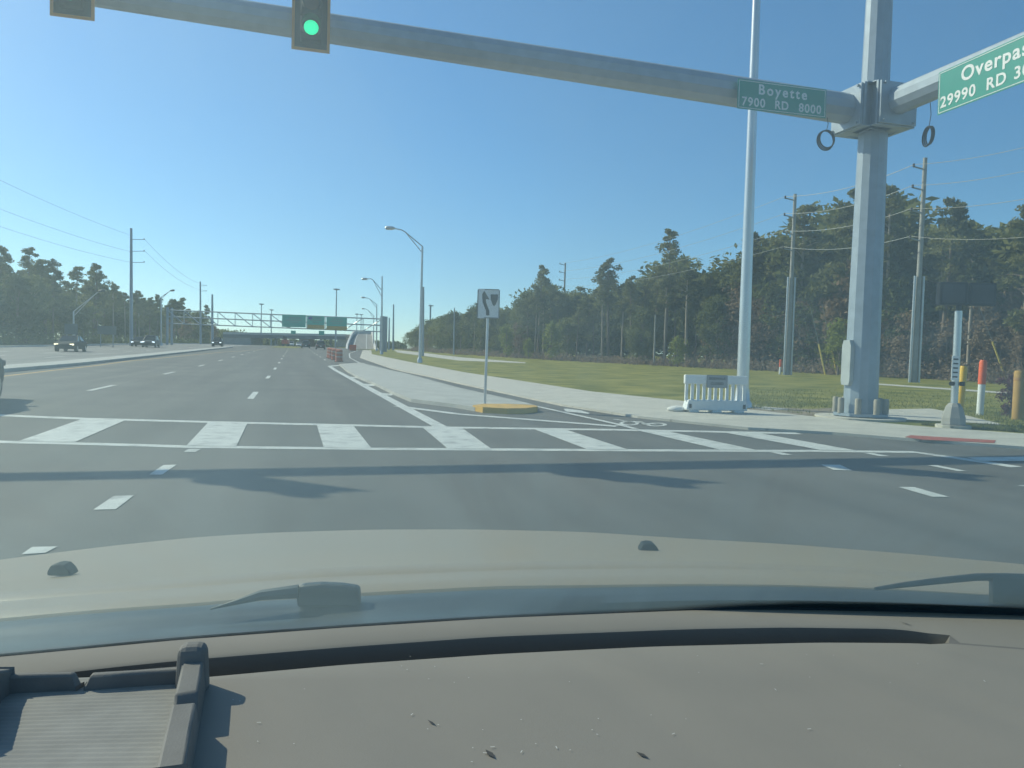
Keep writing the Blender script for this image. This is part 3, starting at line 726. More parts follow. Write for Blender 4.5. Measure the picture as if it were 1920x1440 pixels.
for off in (0,):
    for k in range(NB):
        f0, f1 = k/NB, (k+1)/NB
        dg_.tube([GL(tr0.lerp(tr1, f0))+gn*off, GL(br0.lerp(br1, f0))+gn*off], .075, 5)
        dg_.tube([GL((tr0 if k < 7 else br0).lerp(tr1 if k < 7 else br1, f0))+gn*off, GL((br0 if k < 7 else tr0).lerp(br1 if k < 7 else tr1, f1))+gn*off], .085, 5)
dg_.build('truss_lattice', M_GALV2, t)
for base, top in ((gl, tr0), (gr, tr1)):
    for off in (0, 1.3):
        MB().tube([Vector((GL(top).x, GL(top).y, base.z-gl.z-.2))+gn*off, GL(top)+gn*off+Vector((0, 0, .5))], .26 if base is gl else .42, 8).build('leg', M_GALV, t)
M_GREEN2 = mat('bright_sign_green', (.015, .48, .32), .45, var=.04); M_AMB = mat('exit_only_yellow', (.55, .36, .05), .5)
M_SHIELD = mat('shield_blue', (.03, .06, .28), .5)
for (x0, x1, y0, y1, yel, lab) in ((531, 575, 590, 613, 0, 'plain green guide sign, widest, leftmost on the gantry'), (578, 610, 592.5, 616, 1, 'green guide sign with shield and yellow foot, middle of the gantry signs'), (614, 652, 594.5, 618.5, 1, 'green guide sign with a yellow foot, rightmost on the gantry')):
    q = [gpt(x0, y0)-gn*.35, gpt(x1, y0+.9)-gn*.35, gpt(x1, y1+.9)-gn*.35, gpt(x0, y1)-gn*.35]
    o = (q[0]+q[1]+q[2]+q[3])/4; xd = (q[1]-q[0]); yd = q[0]-q[3]; wd, ht = xd.length, yd.length
    s = thing('guide_sign', lab, 'guide sign', o, 0, 'guide signs on the gantry')
    fr = frame_mtx((0, 0, 0), xd, yd).to_3x3(); xn, yn = xd.normalized(), yd.normalized(); zn = xn.cross(yn).normalized()
    gh = ht*(1 if not yel else .70)
    MB().box(yn*(ht-gh)/2, (wd, gh, .08), fr).build('panel', M_GREEN2, s)
    if yel: MB().box(-yn*(gh)/2, (wd, ht-gh, .08), fr).build('yellow_panel', M_AMB, s)
    lg = MB()
    for dx, dy, lw_, lh in ((.05, .24, .5, .07), (0, .06, .66, .07), (.0, -.10, .4, .05)): lg.box(xn*wd*dx+yn*(ht*dy+(ht-gh)*.4)+zn*.045, (wd*lw_, ht*lh, .01), fr)
    lg.build('legend', mat('faded_legend', (.12, .30, .22), .6), s)
    if yel and x0 < 600: MB().box(-xn*wd*.32+yn*ht*.33+zn*.046, (wd*.22, ht*.2, .012), fr).build('shield', M_SHIELD, s)
    st = MB()
    for k in (-.35, .35): st.box(xn*wd*k-zn*.09, (.12, ht, .1), fr)
    st.build('hanger', M_GALV, s)

# ------------------------------------------------------------------ overpass and ramp in the distance
OY = 290
def ov(px, py, Y=OY): return W(px, py, Y)
M_OVD = mat('dark_girder', (.16, .17, .18), .8); M_OVW = mat('pale_barrier', (.58, .57, .53), .8)  # girder a darker grey than the parapet
t = thing('overpass', 'long concrete highway overpass crossing in the distance under the gantry', 'overpass', GB(560, OY))
oc = t.location.copy(); OD = Vector((1, .06, 0)).normalized()
def ovb(x0, x1, y0, y1, dep, name, m, Y=OY):
    a, b, c = W(x0, y0, Y), W(x1, y0+(x1-x0)*.018, Y), W(x0, y1, Y)
    q = [a-oc, b-oc, Vector((b.x, b.y, b.z-(a.z-c.z)))-oc, c-oc]
    return MB().prism(q, (0, dep, 0)).build(name, m, t)
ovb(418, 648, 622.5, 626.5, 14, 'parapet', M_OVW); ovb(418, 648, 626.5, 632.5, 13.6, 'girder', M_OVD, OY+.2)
ovb(418, 470, 632.5, 648, 14, 'abutment', M_CONC2, OY+.6)
ovb(561, 577, 632.5, 650, 10, 'pier', mat('brown_pier', (.26, .20, .17), .9), OY+1)
ovb(632, 650, 632.5, 650, 12, 'abutment', M_CONC, OY+1)
for k, x in enumerate((487, 515, 600, 618)): ovb(x, x+3.2, 632.5, 648, 1.2, 'column', M_CONC2, OY+4)
for (x0, x1, y0, y1, lab) in ((545.5, 554.5, 620, 626, 'tiny green sign on the left part of the overpass rail'), (598, 608, 620.5, 628, 'small green sign on the overpass above the dark car')):
    c = W((x0+x1)/2, (y0+y1)/2, OY-1.2); wd = (x1-x0)*OY/FPX; ht = (y1-y0)*OY/FPX
    s = thing('guide_sign', lab, 'guide sign', c)
    MB().box((0, 0, 0), (wd, .1, ht)).build('panel', M_GREEN2, s)
    MB().box((0, .6, 0), (wd*.6, 1.1, .2)).build('bracket', M_GALV, s)
# the ramp rising on the right
t = thing('ramp_bridge', 'grey ramp climbing between pale concrete walls right of the overpass', 'ramp', GB(676, 185))
rc = t.location.copy()
rows = [(185, 652, 706, 662.5), (205, 652, 701, 655), (230, 655, 699, 645), (255, 659, 698, 635), (280, 663, 697, 628), (300, 666, 696, 626), (330, 667, 696, 626.5)]
Lp = [W(a, y, Y)-rc for Y, a, b, y in rows]; Rp = [W(b, y+.8, Y)-rc for Y, a, b, y in rows]
vs, fs = [], []
for i in range(len(rows)): vs += [Lp[i], Rp[i], Rp[i]-Vector((0, 0, 1.6)), Lp[i]-Vector((0, 0, 1.6))]
for i in range(len(rows)-1):
    for j in range(4): fs.append((i*4+j, i*4+(j+1) % 4, i*4+4+(j+1) % 4, i*4+4+j))
MB().add(vs, fs).build('ramp_deck', M_ASPH2, t)
for sgn, PP in ((-1, Lp), (1, Rp)):
    vs, fs = [], []
    for p in PP:
        o_x = Vector((sgn*.5, 0, 0)); vs += [p, p+o_x, p+o_x+Vector((0, 0, 1.1)), p+Vector((0, 0, 1.1))]
        vs[-3] = p+o_x
    for i in range(len(PP)-1):
        for j in range(4): fs.append((i*4+j, i*4+(j+1) % 4, i*4+4+(j+1) % 4, i*4+4+j))
    MB().add(vs, fs).build('barrier_wall', M_OVW, t)
cr = MB(); a, b = Lp[-1], Rp[-1]; cr.box((a+b)/2+Vector((0, 1.2, .5)), ((b-a).length+1.2, .4, 1.3)); cr.build('crest_wall', M_OVW, t)
ln = MB()
for f in (.22, .72):
    for i in range(len(rows)-1):
        p, q = Lp[i].lerp(Rp[i], f)+Vector((0, 0, .06)), Lp[i+1].lerp(Rp[i+1], f)+Vector((0, 0, .06)); ln.add([p+Vector((-.1, 0, 0)), p+Vector((.1, 0, 0)), q+Vector((.1, 0, 0)), q+Vector((-.1, 0, 0))], [(0, 1, 2, 3)])
ln.build('painted_line', M_PAINT, t)
rs = MB()
for i in range(len(rows)-1):
    for PP in (Lp, Rp):
        rs.add([PP[i]-Vector((0, 0, 1.6)), PP[i+1]-Vector((0, 0, 1.6)), Vector((PP[i+1].x, PP[i+1].y, -2)), Vector((PP[i].x, PP[i].y, -2))], [(0, 1, 2, 3)])
rs.build('embankment_wall', M_CONC2, t)
sheet('grass_median', [[GB(505, 165), GB(555, 160), GB(572, 230), GB(545, 260), GB(520, 240)]], .03, M_GRASS)

# ------------------------------------------------------------------ traffic drums and orange barriers
def make_drum(p, label):
    t = thing('traffic_drum', label, 'traffic drum', p, 0, 'orange drums at the ramp entrance')
    MB().lathe([(.36, 0), (.36, .05), (.30, .07), (.285, .95), (.2, 1.0), (.08, 1.03)], n=16).build('drum', mat('dark_orange_drum', (.50, .13, .06), .6), t, 40)
    for z0 in (.38, .70): MB().lathe([(.302, z0), (.298, z0+.07)], n=16, caps=False).build('white_band', mat('dull_band', (.5, .42, .36), .6), t, 40)
    MB().lathe([(.38, -.01), (.38, .05)], n=16).build('rubber_base', M_BLACK, t)
    return t
d0 = make_drum(G(635.5, 678.5), 'nearest striped orange drum, rightmost of the row at the ramp entrance')
for (x, y, lab) in ((627.5, 675, 'striped orange drum second in the row behind the nearest drum'), (622, 672.5, 'striped orange drum third in the row, left of the second'), (618.5, 671, 'striped orange drum at the far left end of the row')):
    c = copy_tree(d0); c.location = G(x, y); c['label'] = lab
for (x0, x1, Y, h, lab) in ((655, 668, 150, 1.1, 'low orange barrier across the foot of the ramp'), (530, 541, 240, 3.2, 'blurred orange machine parked before the overpass')):
    p = GB((x0+x1)/2, Y); wd = (x1-x0)*Y/FPX
    if Y < 200:
        t = thing('water_barrier', lab, 'barrier', p, .2)
        bevel(MB().box((0, 0, h*.25), (wd, .5, h*.5), taper=.9).build('base', M_ORANGE, t), .04); bevel(MB().box((0, 0, h*.75), (wd*.97, .25, h*.5)).build('top', M_ORANGE, t), .04)
    else:
        t = thing('construction_machine', lab, 'machine', p, .1)
        bevel(MB().box((0, 0, 1.4), (wd, 3.2, 1.3)).build('body', mat('red_orange_paint', (.5, .06, .03), .5), t), .1); bevel(MB().box((-.3, .6, 2.6), (wd*.55, 1.4, 1.1)).build('cab', M_CGLASS, t), .08)
        for sx in (-1, 1):
            for sy in (-1, 1): MB().tube([(sx*wd*.5, sy*1.1, .55), (sx*wd*.36, sy*1.1, .55)], .55, 14).build('wheel', M_TYRE, t)

# ------------------------------------------------------------------ cars
def make_car(label, loc, head, paint, kind='sedan', lights=None, group=None, cat='car'):
    """x forward in the car's own frame, origin on the ground at its middle"""
    t = thing('parked_car' if False else ('suv' if kind == 'suv' else 'sedan'), label, cat, loc, math.atan2(head.y, head.x), group)
    Ln, Wd, Ht = (4.75, 1.82, 1.45) if kind == 'sedan' else (4.7, 1.9, 1.72)
    sed = kind == 'sedan'
    st = [(-Ln/2, .55, .80, .86), (-Ln/2+.10, .34, .92 if sed else 1.0, .93), (-Ln*.40, .27, .98 if sed else 1.06, .98), (-Ln*.25, .25, 1.0 if sed else 1.08, 1), (0, .24, .97 if sed else 1.06, 1),
          (Ln*.18, .24, .96 if sed else 1.06, 1), (Ln*.30, .25, .92 if sed else 1.02, .98), (Ln*.42, .25, .83 if sed else .95, .94), (Ln/2-.10, .28, .72 if sed else .84, .86), (Ln/2, .38, .62 if sed else .72, .76)]
    vs, fs = [], []; n = 10
    for x, zb, zt_, wf in st:
        wv = Wd/2*wf; zm = (zb+zt_)/2
        half = [(wv*.82, zb), (wv*.97, zb+.10), (wv, zm), (wv*.97, zt_-.09), (wv*.86, zt_)]
        for y, z in half: vs.append((x, y, z))
        for y, z in half[::-1]: vs.append((x, -y, z))
    for i in range(len(st)-1):
        for k in range(n): fs.append((i*n+k, i*n+(k+1) % n, (i+1)*n+(k+1) % n, (i+1)*n+k))
    fs += [tuple(range(n)), tuple(range((len(st)-1)*n, len(st)*n))[::-1]]
    MB().add(vs, fs).build('body', paint, t, 38)
    # glasshouse
    zb = .93 if sed else 1.03
    if sed: cs = [(-Ln*.40, zb+.02, .70, .70), (-Ln*.22, Ht-.03, .60, .56), (Ln*.04, Ht, .60, .58), (Ln*.24, zb-.02, .74, .72)]
    else: cs = [(-Ln*.46, zb, .76, .74), (-Ln*.40, Ht-.06, .64, .60), (Ln*.06, Ht, .66, .62), (Ln*.24, zb-.02, .78, .74)]
    bw = Wd/2*.90
    gl_ = MB()
    tr, tf = cs[1], cs[2]
    B = [(cs[0][0], bw*.96), (cs[3][0], bw*.96)]
    v = [(cs[0][0], bw*.92, zb), (cs[3][0], bw*.95, zb-.03), (cs[3][0], -bw*.95, zb-.03), (cs[0][0], -bw*.92, zb), (tr[0], bw*.74, tr[1]), (tf[0], bw*.76, tf[1]), (tf[0], -bw*.76, tf[1]), (tr[0], -bw*.74, tr[1])]
    gl_.add(v, [(0, 1, 5, 4), (1, 2, 6, 5), (2, 3, 7, 6), (3, 0, 4, 7), (3, 2, 1, 0)]); gl_.build('glasshouse', M_CGLASS, t)
    rf = MB(); z_ = .035
    rf.add([(tr[0]-.05, bw*.75, tr[1]-.01), (tf[0]+.06, bw*.77, tf[1]-.01), (tf[0]+.06, -bw*.77, tf[1]-.01), (tr[0]-.05, -bw*.75, tr[1]-.01), (tr[0]+.1, bw*.66, tr[1]+z_), (tf[0]-.1, bw*.66, tf[1]+z_), (tf[0]-.1, -bw*.66, tf[1]+z_), (tr[0]+.1, -bw*.66, tr[1]+z_)],
           [(0, 1, 5, 4), (1, 2, 6, 5), (2, 3, 7, 6), (3, 0, 4, 7), (4, 5, 6, 7), (3, 2, 1, 0)])
    for a, b in ((0, 4), (1, 5), (2, 6), (3, 7)): rf.tube([Vector(v[a]), Vector(v[b])], .04, 5)
    for sy in (1, -1): rf.tube([(-.15, sy*bw*.955, zb-.02), (-.22, sy*bw*.755, (tr[1]+tf[1])/2)], .035, 5)
    rf.build('roof', paint, t)
    for sx in (Ln*.30, -Ln*.29):
        for sy in (1, -1):
            wv = MB().tube([(sx, sy*(Wd/2-.24), .33), (sx, sy*(Wd/2-.01), .33)], .33, 18).build('wheel', M_TYRE, t, 40)
            MB().tube([(sx, sy*(Wd/2-.02), .33), (sx, sy*(Wd/2+.005), .33)], .21, 12).build('rim', M_RIM, wv)
    for sy in (1, -1):
        hl = MB().box((Ln/2-.10, sy*Wd*.345, .66 if sed else .78), (.16, .34, .13)); bevel(hl.build('headlight', lights or mat('headlight_glass', (.6, .62, .65), .15, .3), t), .03)
        tl = MB().box((-Ln/2+.04, sy*Wd*.37, .80), (.12, .30, .16)); bevel(tl.build('tail_light', mat('tail_lens', (.35, .01, .01), .25), t), .03)
        MB().box((Ln*.17, sy*(Wd/2+.07), zb+.06), (.12, .18, .12)).build('mirror', paint, t)
    MB().box((Ln/2-.015, 0, .46), (.06, Wd*.52, .16)).build('grille', M_BLACK, t)
    MB().box((-Ln/2-.005, 0, .62), (.03, .34, .15)).build('licence_plate', M_WHITE, t)
    return t
P_DK = mat('dark_grey_paint', (.008, .010, .011), .6, .0, var=.03, spec=.12); P_BLK = mat('black_paint', (.010, .011, .013), .6, .0, var=.03, spec=.1)
P_BLUE = mat('slate_blue_paint', (.02, .03, .042), .5, .0, var=.03, spec=.2); P_GLD = mat('silver_paint', (.2, .22, .23), .3, .5, var=.03); P_RED = mat('dark_red_paint', (.07, .02, .02), .3, .2, var=.03)
P_WHT = mat('white_paint', (.7, .7, .68), .35, var=.03)
H_WARM = glow('warm_headlight', (1, .82, .55), 1.6); H_COOL = glow('cool_headlight', (.85, .92, 1), 1.8)
back = -NV
make_car('dark grey sedan with warm headlights, nearest oncoming car on the left', GB(133, 72), back, P_DK, 'sedan', H_WARM)
make_car('slate blue car with bright headlights, front one of the oncoming pair', GB(283, 112), back, P_BLUE, 'suv', H_COOL)
make_car('dark oncoming car half hidden behind the slate blue car', GB(262, 118), back, P_BLK, 'sedan', H_COOL)
make_car('black oncoming car beside the stout pole, farthest left of the gantry', GB(408, 150), back, P_BLK, 'suv', H_COOL)
make_car('dark blue car driving away, left of the dark red one before the overpass', GB(573, 175), NV, P_BLUE, 'suv')
make_car('dark red car driving away toward the overpass', GB(600.5, 158), NV, P_RED, 'suv')
fr_c = LS(-6.35, 19.0); make_car('black car just entering at the left edge of the view', LS(-7.05, 17.5), NV, P_BLK, 'suv', MATS['dark_lens'])
make_car('white van-like car under the left side of the overpass', GB(546, 262), back, P_WHT, 'suv')
make_car('white car beside the overpass pier, partly hidden by the grass median', GB(560, 255), back, P_WHT, 'sedan')

# ------------------------------------------------------------------ trees
rng = np.random.default_rng(5)
def leaf_cloud(clumps, per, size, flat=.7, tri=False, droop=0.0):
    """many small leaf-sized quads spread through ellipsoid clumps (centre, radius)"""
    C = []
    for (c, r, k) in clumps:
        n = int(per*k); d = rng.normal(size=(n, 3)); d /= np.linalg.norm(d, axis=1)[:, None]
        rad = r*rng.random(n)**.45
        p = d*rad[:, None]; p[:, 2] *= flat; C.append(p+np.array(c))
    p = np.concatenate(C); n = len(p)
    a = rng.normal(size=(n, 3)); a /= np.linalg.norm(a, axis=1)[:, None]
    b = np.cross(a, rng.normal(size=(n, 3))); b /= np.linalg.norm(b, axis=1)[:, None]
    s = size*(.6+.8*rng.random(n))[:, None]
    v = np.stack([p-a*s, p-b*s*.45, p+a*s, p+b*s*.45], 1).reshape(-1, 3)
    f = np.arange(n*4).reshape(-1, 4)
    return v, f
def np_mesh(name, v, f, m):
    me = bpy.data.meshes.new(name); me.vertices.add(len(v)); me.vertices.foreach_set('co', v.astype(np.float32).ravel())
    me.loops.add(f.size); me.loops.foreach_set('vertex_index', f.astype(np.int32).ravel())
    me.polygons.add(len(f)); me.polygons.foreach_set('loop_start', np.arange(0, f.size, f.shape[1], dtype=np.int32))
    me.polygons.foreach_set('loop_total', np.full(len(f), f.shape[1], dtype=np.int32)); me.update(); me.validate(); me.materials.append(m); return me
def trunk_mb(h, r, bend, limbs):
    b = MB(); pts = [(bend*math.sin(2.2*f)*f, bend*.6*math.sin(1.7*f+1)*f, h*f) for f in (0, .2, .4, .6, .8, 1)]
    b.tube(pts, [r*1.2, r, r*.85, r*.68, r*.45, r*.12], 7)
    for a, e in limbs: b.tube([a, Vector(a).lerp(Vector(e), .5)+Vector((0, 0, .1)), e], [r*.3, r*.2, r*.06], 5)
    return b
def pine(h, cf, wd, nclump, seed, m=M_PINE, per=84, size=.17):
    random.seed(seed); bend = random.uniform(-.5, .5); cl, lb = [], []
    def axp(f): return Vector((bend*math.sin(2.2*f)*f, bend*.6*math.sin(1.7*f+1)*f, h*f))
    for k in range(nclump):
        f = cf+(1-cf)*((k+.5)/nclump)**.85*.99; q = axp(f)
        an = random.uniform(0, 6.28); prof = math.sin(math.pi*min(1, .22+.75*(f-cf)/(1-cf)))**.8
        rr = wd*prof*random.uniform(.3, 1.1)*(.75+.5*random.random())
        c = q+Vector((math.cos(an)*rr, math.sin(an)*rr, random.uniform(-.2, .45)))
        cl.append((tuple(c), random.uniform(.32, .8)*(.7+.5*prof), random.uniform(.7, 1.4)))
        if k % 2 == 0: lb.append((axp(f-.03), c))
    cl.append((tuple(axp(.995)), .5, .8))
    v, f = leaf_cloud(cl, per, size, .62)
    return trunk_mb(h, .17, bend, lb), (v, f), m
def broad(h, lo, wd, nclump, seed, m=M_BROAD, per=85, size=.2, trunk=.13):
    random.seed(seed); cl, lb = [], []
    for k in range(nclump):
        f = lo+(1-lo)*random.random()**.8; prof = math.sin(math.pi*min(1, .15+.82*(f-lo)/(1-lo)))**.6
        an = random.uniform(0, 6.28); rr = wd*prof*random.random()**.5
        c = Vector((math.cos(an)*rr, math.sin(an)*rr, h*f))
        cl.append((tuple(c), random.uniform(.55, 1.2), random.uniform(.6, 1.3)))
        if k % 3 == 0: lb.append((Vector((0, 0, h*f*.7)), c))
    v, f = leaf_cloud(cl, per, size, .85)
    return trunk_mb(h*.95, trunk, .4, lb), (v, f), m
protos = []
def proto(kind, spec, bark, label, H):
    tk, (v, f), m = spec
    t = thing(kind, label, 'tree'); tk.build('trunk', bark, t, 60)
    o = bpy.data.objects.new('crown', np_mesh('crown', v, f, m)); COL.objects.link(o); o.parent = t
    protos.append((t, H)); return t, H
PINES = [proto('pine_tree', pine(13, .46, 1.6, 38, 1), M_BARK, '', 13), proto('pine_tree', pine(13, .58, 1.5, 28, 2), M_BARK, '', 13), proto('pine_tree', pine(13, .38, 1.8, 46, 3), M_BARK, '', 13),
         proto('pine_tree', pine(13, .68, 1.4, 22, 4), M_BARK2, '', 13), proto('pine_tree', pine(13, .32, 1.9, 50, 6), M_BARK, '', 13)]
BROADS = [proto('broadleaf_tree', broad(8, .10, 2.3, 60, 7), M_BARK, '', 8), proto('broadleaf_tree', broad(8, .18, 2.6, 64, 8), M_BARK2, '', 8), proto('broadleaf_tree', broad(8, .05, 2.0, 54, 9), M_BARK, '', 8)]
LIMES = [proto('young_tree', broad(6, .08, 1.5, 40, 10, M_LIME, 50, .2), M_BARK, '', 6)]
BARES = [proto('bare_tree', broad(8, .22, 2.1, 60, 12, M_BROWN, 34, .2), M_BARK2, '', 8)]
usedp = set()
def plant(ph, loc, h, label, group):
    t, H = ph
    if t.name in usedp: t = copy_tree(t)
    else: usedp.add(t.name)
    t.location = loc; t.rotation_euler = (0, 0, random.uniform(0, 6.28)); k = h/H
    wv = k*random.uniform(.85, 1.2); t.scale = (wv, wv, k); tag(t, label, 'tree', group); return t
def interp(tab, x):
    for (a, ya), (b, yb) in zip(tab, tab[1:]):
        if x <= b: return ya+(yb-ya)*(x-a)/(b-a)
    return tab[-1][1]
SKY_R = [(740, 640), (780, 612), (800, 598), (840, 580), (880, 568), (900, 558), (960, 568), (985, 540), (1010, 505), (1050, 522), (1100, 522), (1140, 490), (1180, 512), (1215, 490), (1245, 440), (1275, 470), (1300, 492), (1340, 480), (1390, 445), (1450, 425), (1490, 385), (1540, 410), (1585, 360), (1640, 345), (1700, 415), (1760, 378), (1810, 400), (1860, 432), (1900, 385), (1960, 380), (2300, 330)]
BASE_R = [(740, 655.5), (800, 659), (850, 663.5), (950, 670), (1050, 676), (1280, 688), (1480, 698), (1700, 710), (1920, 722), (2300, 745)]
random.seed(21)
GP, GBd, GL_, GBa = 'pines of the wood right of the road', 'leafy trees of the wood right of the road', 'young lime green trees at the right wood edge', 'leafless trees of the right wood'
LB = {'p': 'tall slender pine in the wood behind the grass right of the road', 'b': 'bushy dark green tree in the wood right of the road', 'l': 'low lime green young tree at the edge of the right wood', 'r': 'brownish leafless tree in the wood right of the road'}
x = 770.0
back_pts = []
while x < 2080:
    bp_ = G(x, interp(BASE_R, x)-1.0, .035); sk = interp(SKY_R, x)
    away = Vector((bp_.x, bp_.y, 0)).normalized()
    full = top_z(bp_, sk, x)-bp_.z
    k = random.random()
    q = bp_+away*(random.uniform(0, 5)+(2.2 if x > 1400 else .6))
    if k < .55: plant(random.choice(PINES), q+Vector((0, 0, -.1)), full*random.uniform(.62, .96), LB['p'], GP)
    elif k < .80: plant(random.choice(BROADS), q+Vector((0, 0, -.1)), full*random.uniform(.42, .68), LB['b'], GBd)
    elif k < .92: plant(BARES[0], q+Vector((0, 0, -.1)), full*random.uniform(.5, .75), LB['r'], GBa)
    else: plant(random.choice(BROADS), q+Vector((0, 0, -.1)), full*random.uniform(.3, .4), LB['b'], GBd)
    # second row, deeper in
    q = bp_+away*random.uniform(7, 14); f2 = top_z(q, sk, x)-q.z
    plant(random.choice(PINES if random.random() < .7 else BROADS), q+Vector((0, 0, -.1)), f2*random.uniform(.66, .9), LB['p'], GP) if random.random() < .8 else None
    for _ in range(2): back_pts.append((bp_+away*random.uniform(14, 30), sk, x))
    x += random.uniform(.75, 1.25)*1.75*FPX/bp_.y*.55+3.5
for (px, hh_) in ((948, .55), (1034, .42), (990, .26), (1570, .3), (1270, .24)):
    b_ = G(px, interp(BASE_R, px)+.6, .035); plant(LIMES[0], b_, (top_z(b_, interp(SKY_R, px), px)-b_.z)*hh_, LB['l'], GL_)
for px in range(1330, 1980, 34):
    b_ = G(px, interp(BASE_R, px)-1, .035); b_ = b_+Vector((b_.x, b_.y, 0)).normalized()*random.uniform(1.5, 5)
    plant(BARES[0], b_-Vector((0, 0, .1)), random.uniform(3.0, 6.0) if px > 1600 else random.uniform(5, 8.5), LB['r'], GBa)
# emergent trees that break the skyline
for px, py in ((1245, 436), (1140, 487), (1008, 500), (1586, 360), (1490, 388), (1760, 378), (1910, 384), (1660, 350), (1400, 440), (900, 556)):
    b_ = G(px, interp(BASE_R, px)-1, .035); b_ = b_+Vector((b_.x, b_.y, 0)).normalized()*3
    plant(random.choice(PINES), b_-Vector((0, 0, .1)), top_z(b_, py, px)-b_.z, 'tall pine rising above its neighbours in the right wood', 'taller pines of the right wood')
# left wood
SKY_L = [(-200, 440), (0, 456), (50, 459), (85, 452), (110, 470), (130, 486), (160, 492), (190, 497), (215, 522), (240, 537), (270, 529), (300, 550), (330, 556), (360, 562), (380, 556), (398, 590), (415, 610), (440, 625)]
x = -60.0
LBL = {'p': 'tall pine in the wood left of the road', 'b': 'bushy dark tree in the wood left of the road', 'r': 'thin brownish tree in the wood left of the road'}
while x < 425:
    # a place on the line 36 m left of the road axis on this bearing
    d = ray(x, 640); s_ = None
    tt = -36/(d.x*RX+d.y*RY); P = Vector((d.x*tt, d.y*tt, 0)); 
    if P.y > 400: P *= 400/P.y
    P.z = hz(P.x, P.y)+.1; away = Vector((-RX, -RY, 0)); sk = interp(SKY_L, x); full = top_z(P, sk, x)-P.z
    q = P+away*random.uniform(0, 4)-Vector((0, 0, .1)); k = random.random()
    if k < .62: plant(random.choice(PINES), q, full*random.uniform(.82, 1.0), LBL['p'], 'pines of the wood left of the road')
    elif k < .9: plant(random.choice(BROADS), q, full*random.uniform(.4, .7), LBL['b'], 'leafy trees of the wood left of the road')
    else: plant(BARES[0], q, full*random.uniform(.4, .7), LBL['r'], 'leafless trees of the left wood')
    q = P+away*random.uniform(6, 10)-Vector((0, 0, .1)); plant(random.choice(PINES), q, (top_z(q, sk, x)-q.z)*random.uniform(.8, .97), LBL['p'], 'pines of the wood left of the road')
    for _ in range(2):
        q = P+away*random.uniform(10, 22); back_pts.append((q, sk, x))
    x += random.uniform(.8, 1.2)*1.7*FPX/P.y*.55+2.5
# the depth of both woods, too dense to count
src = [np.array([c.co for c in next(ch for ch in t.children if ch.name.startswith('crown')).data.vertices]) for t, _ in BROADS+PINES[:1]+PINES[2:3]]
HS = [8, 8, 8, 13, 13]
Vv, nv = [], 0
for q, sk, px in back_pts:
    i = int(rng.integers(0, 5)); h = (top_z(q, sk, px)-q.z)*rng.uniform(.6, .9); k = h/HS[i]
    if px < 450 and q.y > 420: continue
    a = rng.uniform(0, 6.28); v = src[i].copy()*np.array([k*1.5, k*1.5, k]); ca, sa = math.cos(a), math.sin(a)
    keep = np.repeat(rng.random(len(v)//4) < .5, 4); v = v[keep]
    v = np.stack([v[:, 0]*ca-v[:, 1]*sa+q.x, v[:, 0]*sa+v[:, 1]*ca+q.y, v[:, 2]+q.z], 1); Vv.append(v)
v = np.concatenate(Vv); o = bpy.data.objects.new('woods', np_mesh('woods', v, np.arange(len(v)).reshape(-1, 4), M_BROAD)); COL.objects.link(o)
tag(o, 'dense dark depth of the woods behind the front trees on both sides', 'woods', kind='stuff')
# dry undergrowth along the wood edges
cl = []
x = 760
while x < 2000:
    b_ = G(x, interp(BASE_R, x)+.5, .035); away = Vector((b_.x, b_.y, 0)).normalized()
    for _ in range(3):
        q = b_+away*rng.uniform(.8, 8)+RV*rng.uniform(-1.5, 1.5); h = rng.uniform(.4, 1.1)*(1+.7*max(0, min(1, (x-1250)/500)))
        cl.append(((q.x, q.y, q.z+h*.4), h*1.1, 1))
    x += 520/b_.y*1.1+1
v, f = leaf_cloud(cl, 40, .16, .7); o = bpy.data.objects.new('undergrowth', np_mesh('undergrowth', v, f, M_DRY)); COL.objects.link(o)
tag(o, 'dry brown brush along the foot of the right wood', 'undergrowth', kind='stuff')
cl = []
for k in range(420):
    s_ = 95+k*.75; q = LS(-33.5-rng.uniform(0, 4), s_, .1); h = rng.uniform(.5, 1.6); cl.append(((q.x, q.y, q.z+h*.4), h*1.1, 1))
v, f = leaf_cloud(cl, 40, .2, .8); o = bpy.data.objects.new('undergrowth', np_mesh('undergrowth', v, f, M_BROAD)); COL.objects.link(o)
tag(o, 'green brush along the foot of the left wood', 'undergrowth', kind='stuff')
# the distant treeline under the sky
cl = []
for px in np.arange(380, 760, 1.6):
    Y = 430+rng.uniform(-20, 40); q = GB(px, Y); h = Y/FPX*((24 if px < 450 else 11)+rng.uniform(-3, 3))
    for j in range(3): cl.append(((q.x, q.y+rng.uniform(-8, 8), q.z+h*(.2+.3*j)), h*.35, 1))
v, f = leaf_cloud(cl, 30, .8, .8); o = bpy.data.objects.new('treeline', np_mesh('treeline', v, f, M_BROAD)); COL.objects.link(o)
tag(o, 'low hazy treeline far behind the overpass', 'treeline', kind='stuff')
# the pinkish shrub at the right edge
sp_ = G(1893, 784, .035); t = thing('flowering_shrub', 'small purplish shrub beside the faded orange-brown post', 'shrub', sp_)
cl = [((rng.normal()*.09, rng.normal()*.09, .15+.07*k), .12, 1) for k in range(13)]
v, f = leaf_cloud(cl, 70, .035, 1); o = bpy.data.objects.new('foliage', np_mesh('foliage', v, f, leaf_mat('purple_leaves', (.10, .035, .05), (.28, .13, .17)))); COL.objects.link(o); o.parent = t
MB().tube([(0, 0, -.05), (.02, 0, .5), (0, .02, .95)], [.02, .015, .005], 5).build('stem', M_BARK, t)
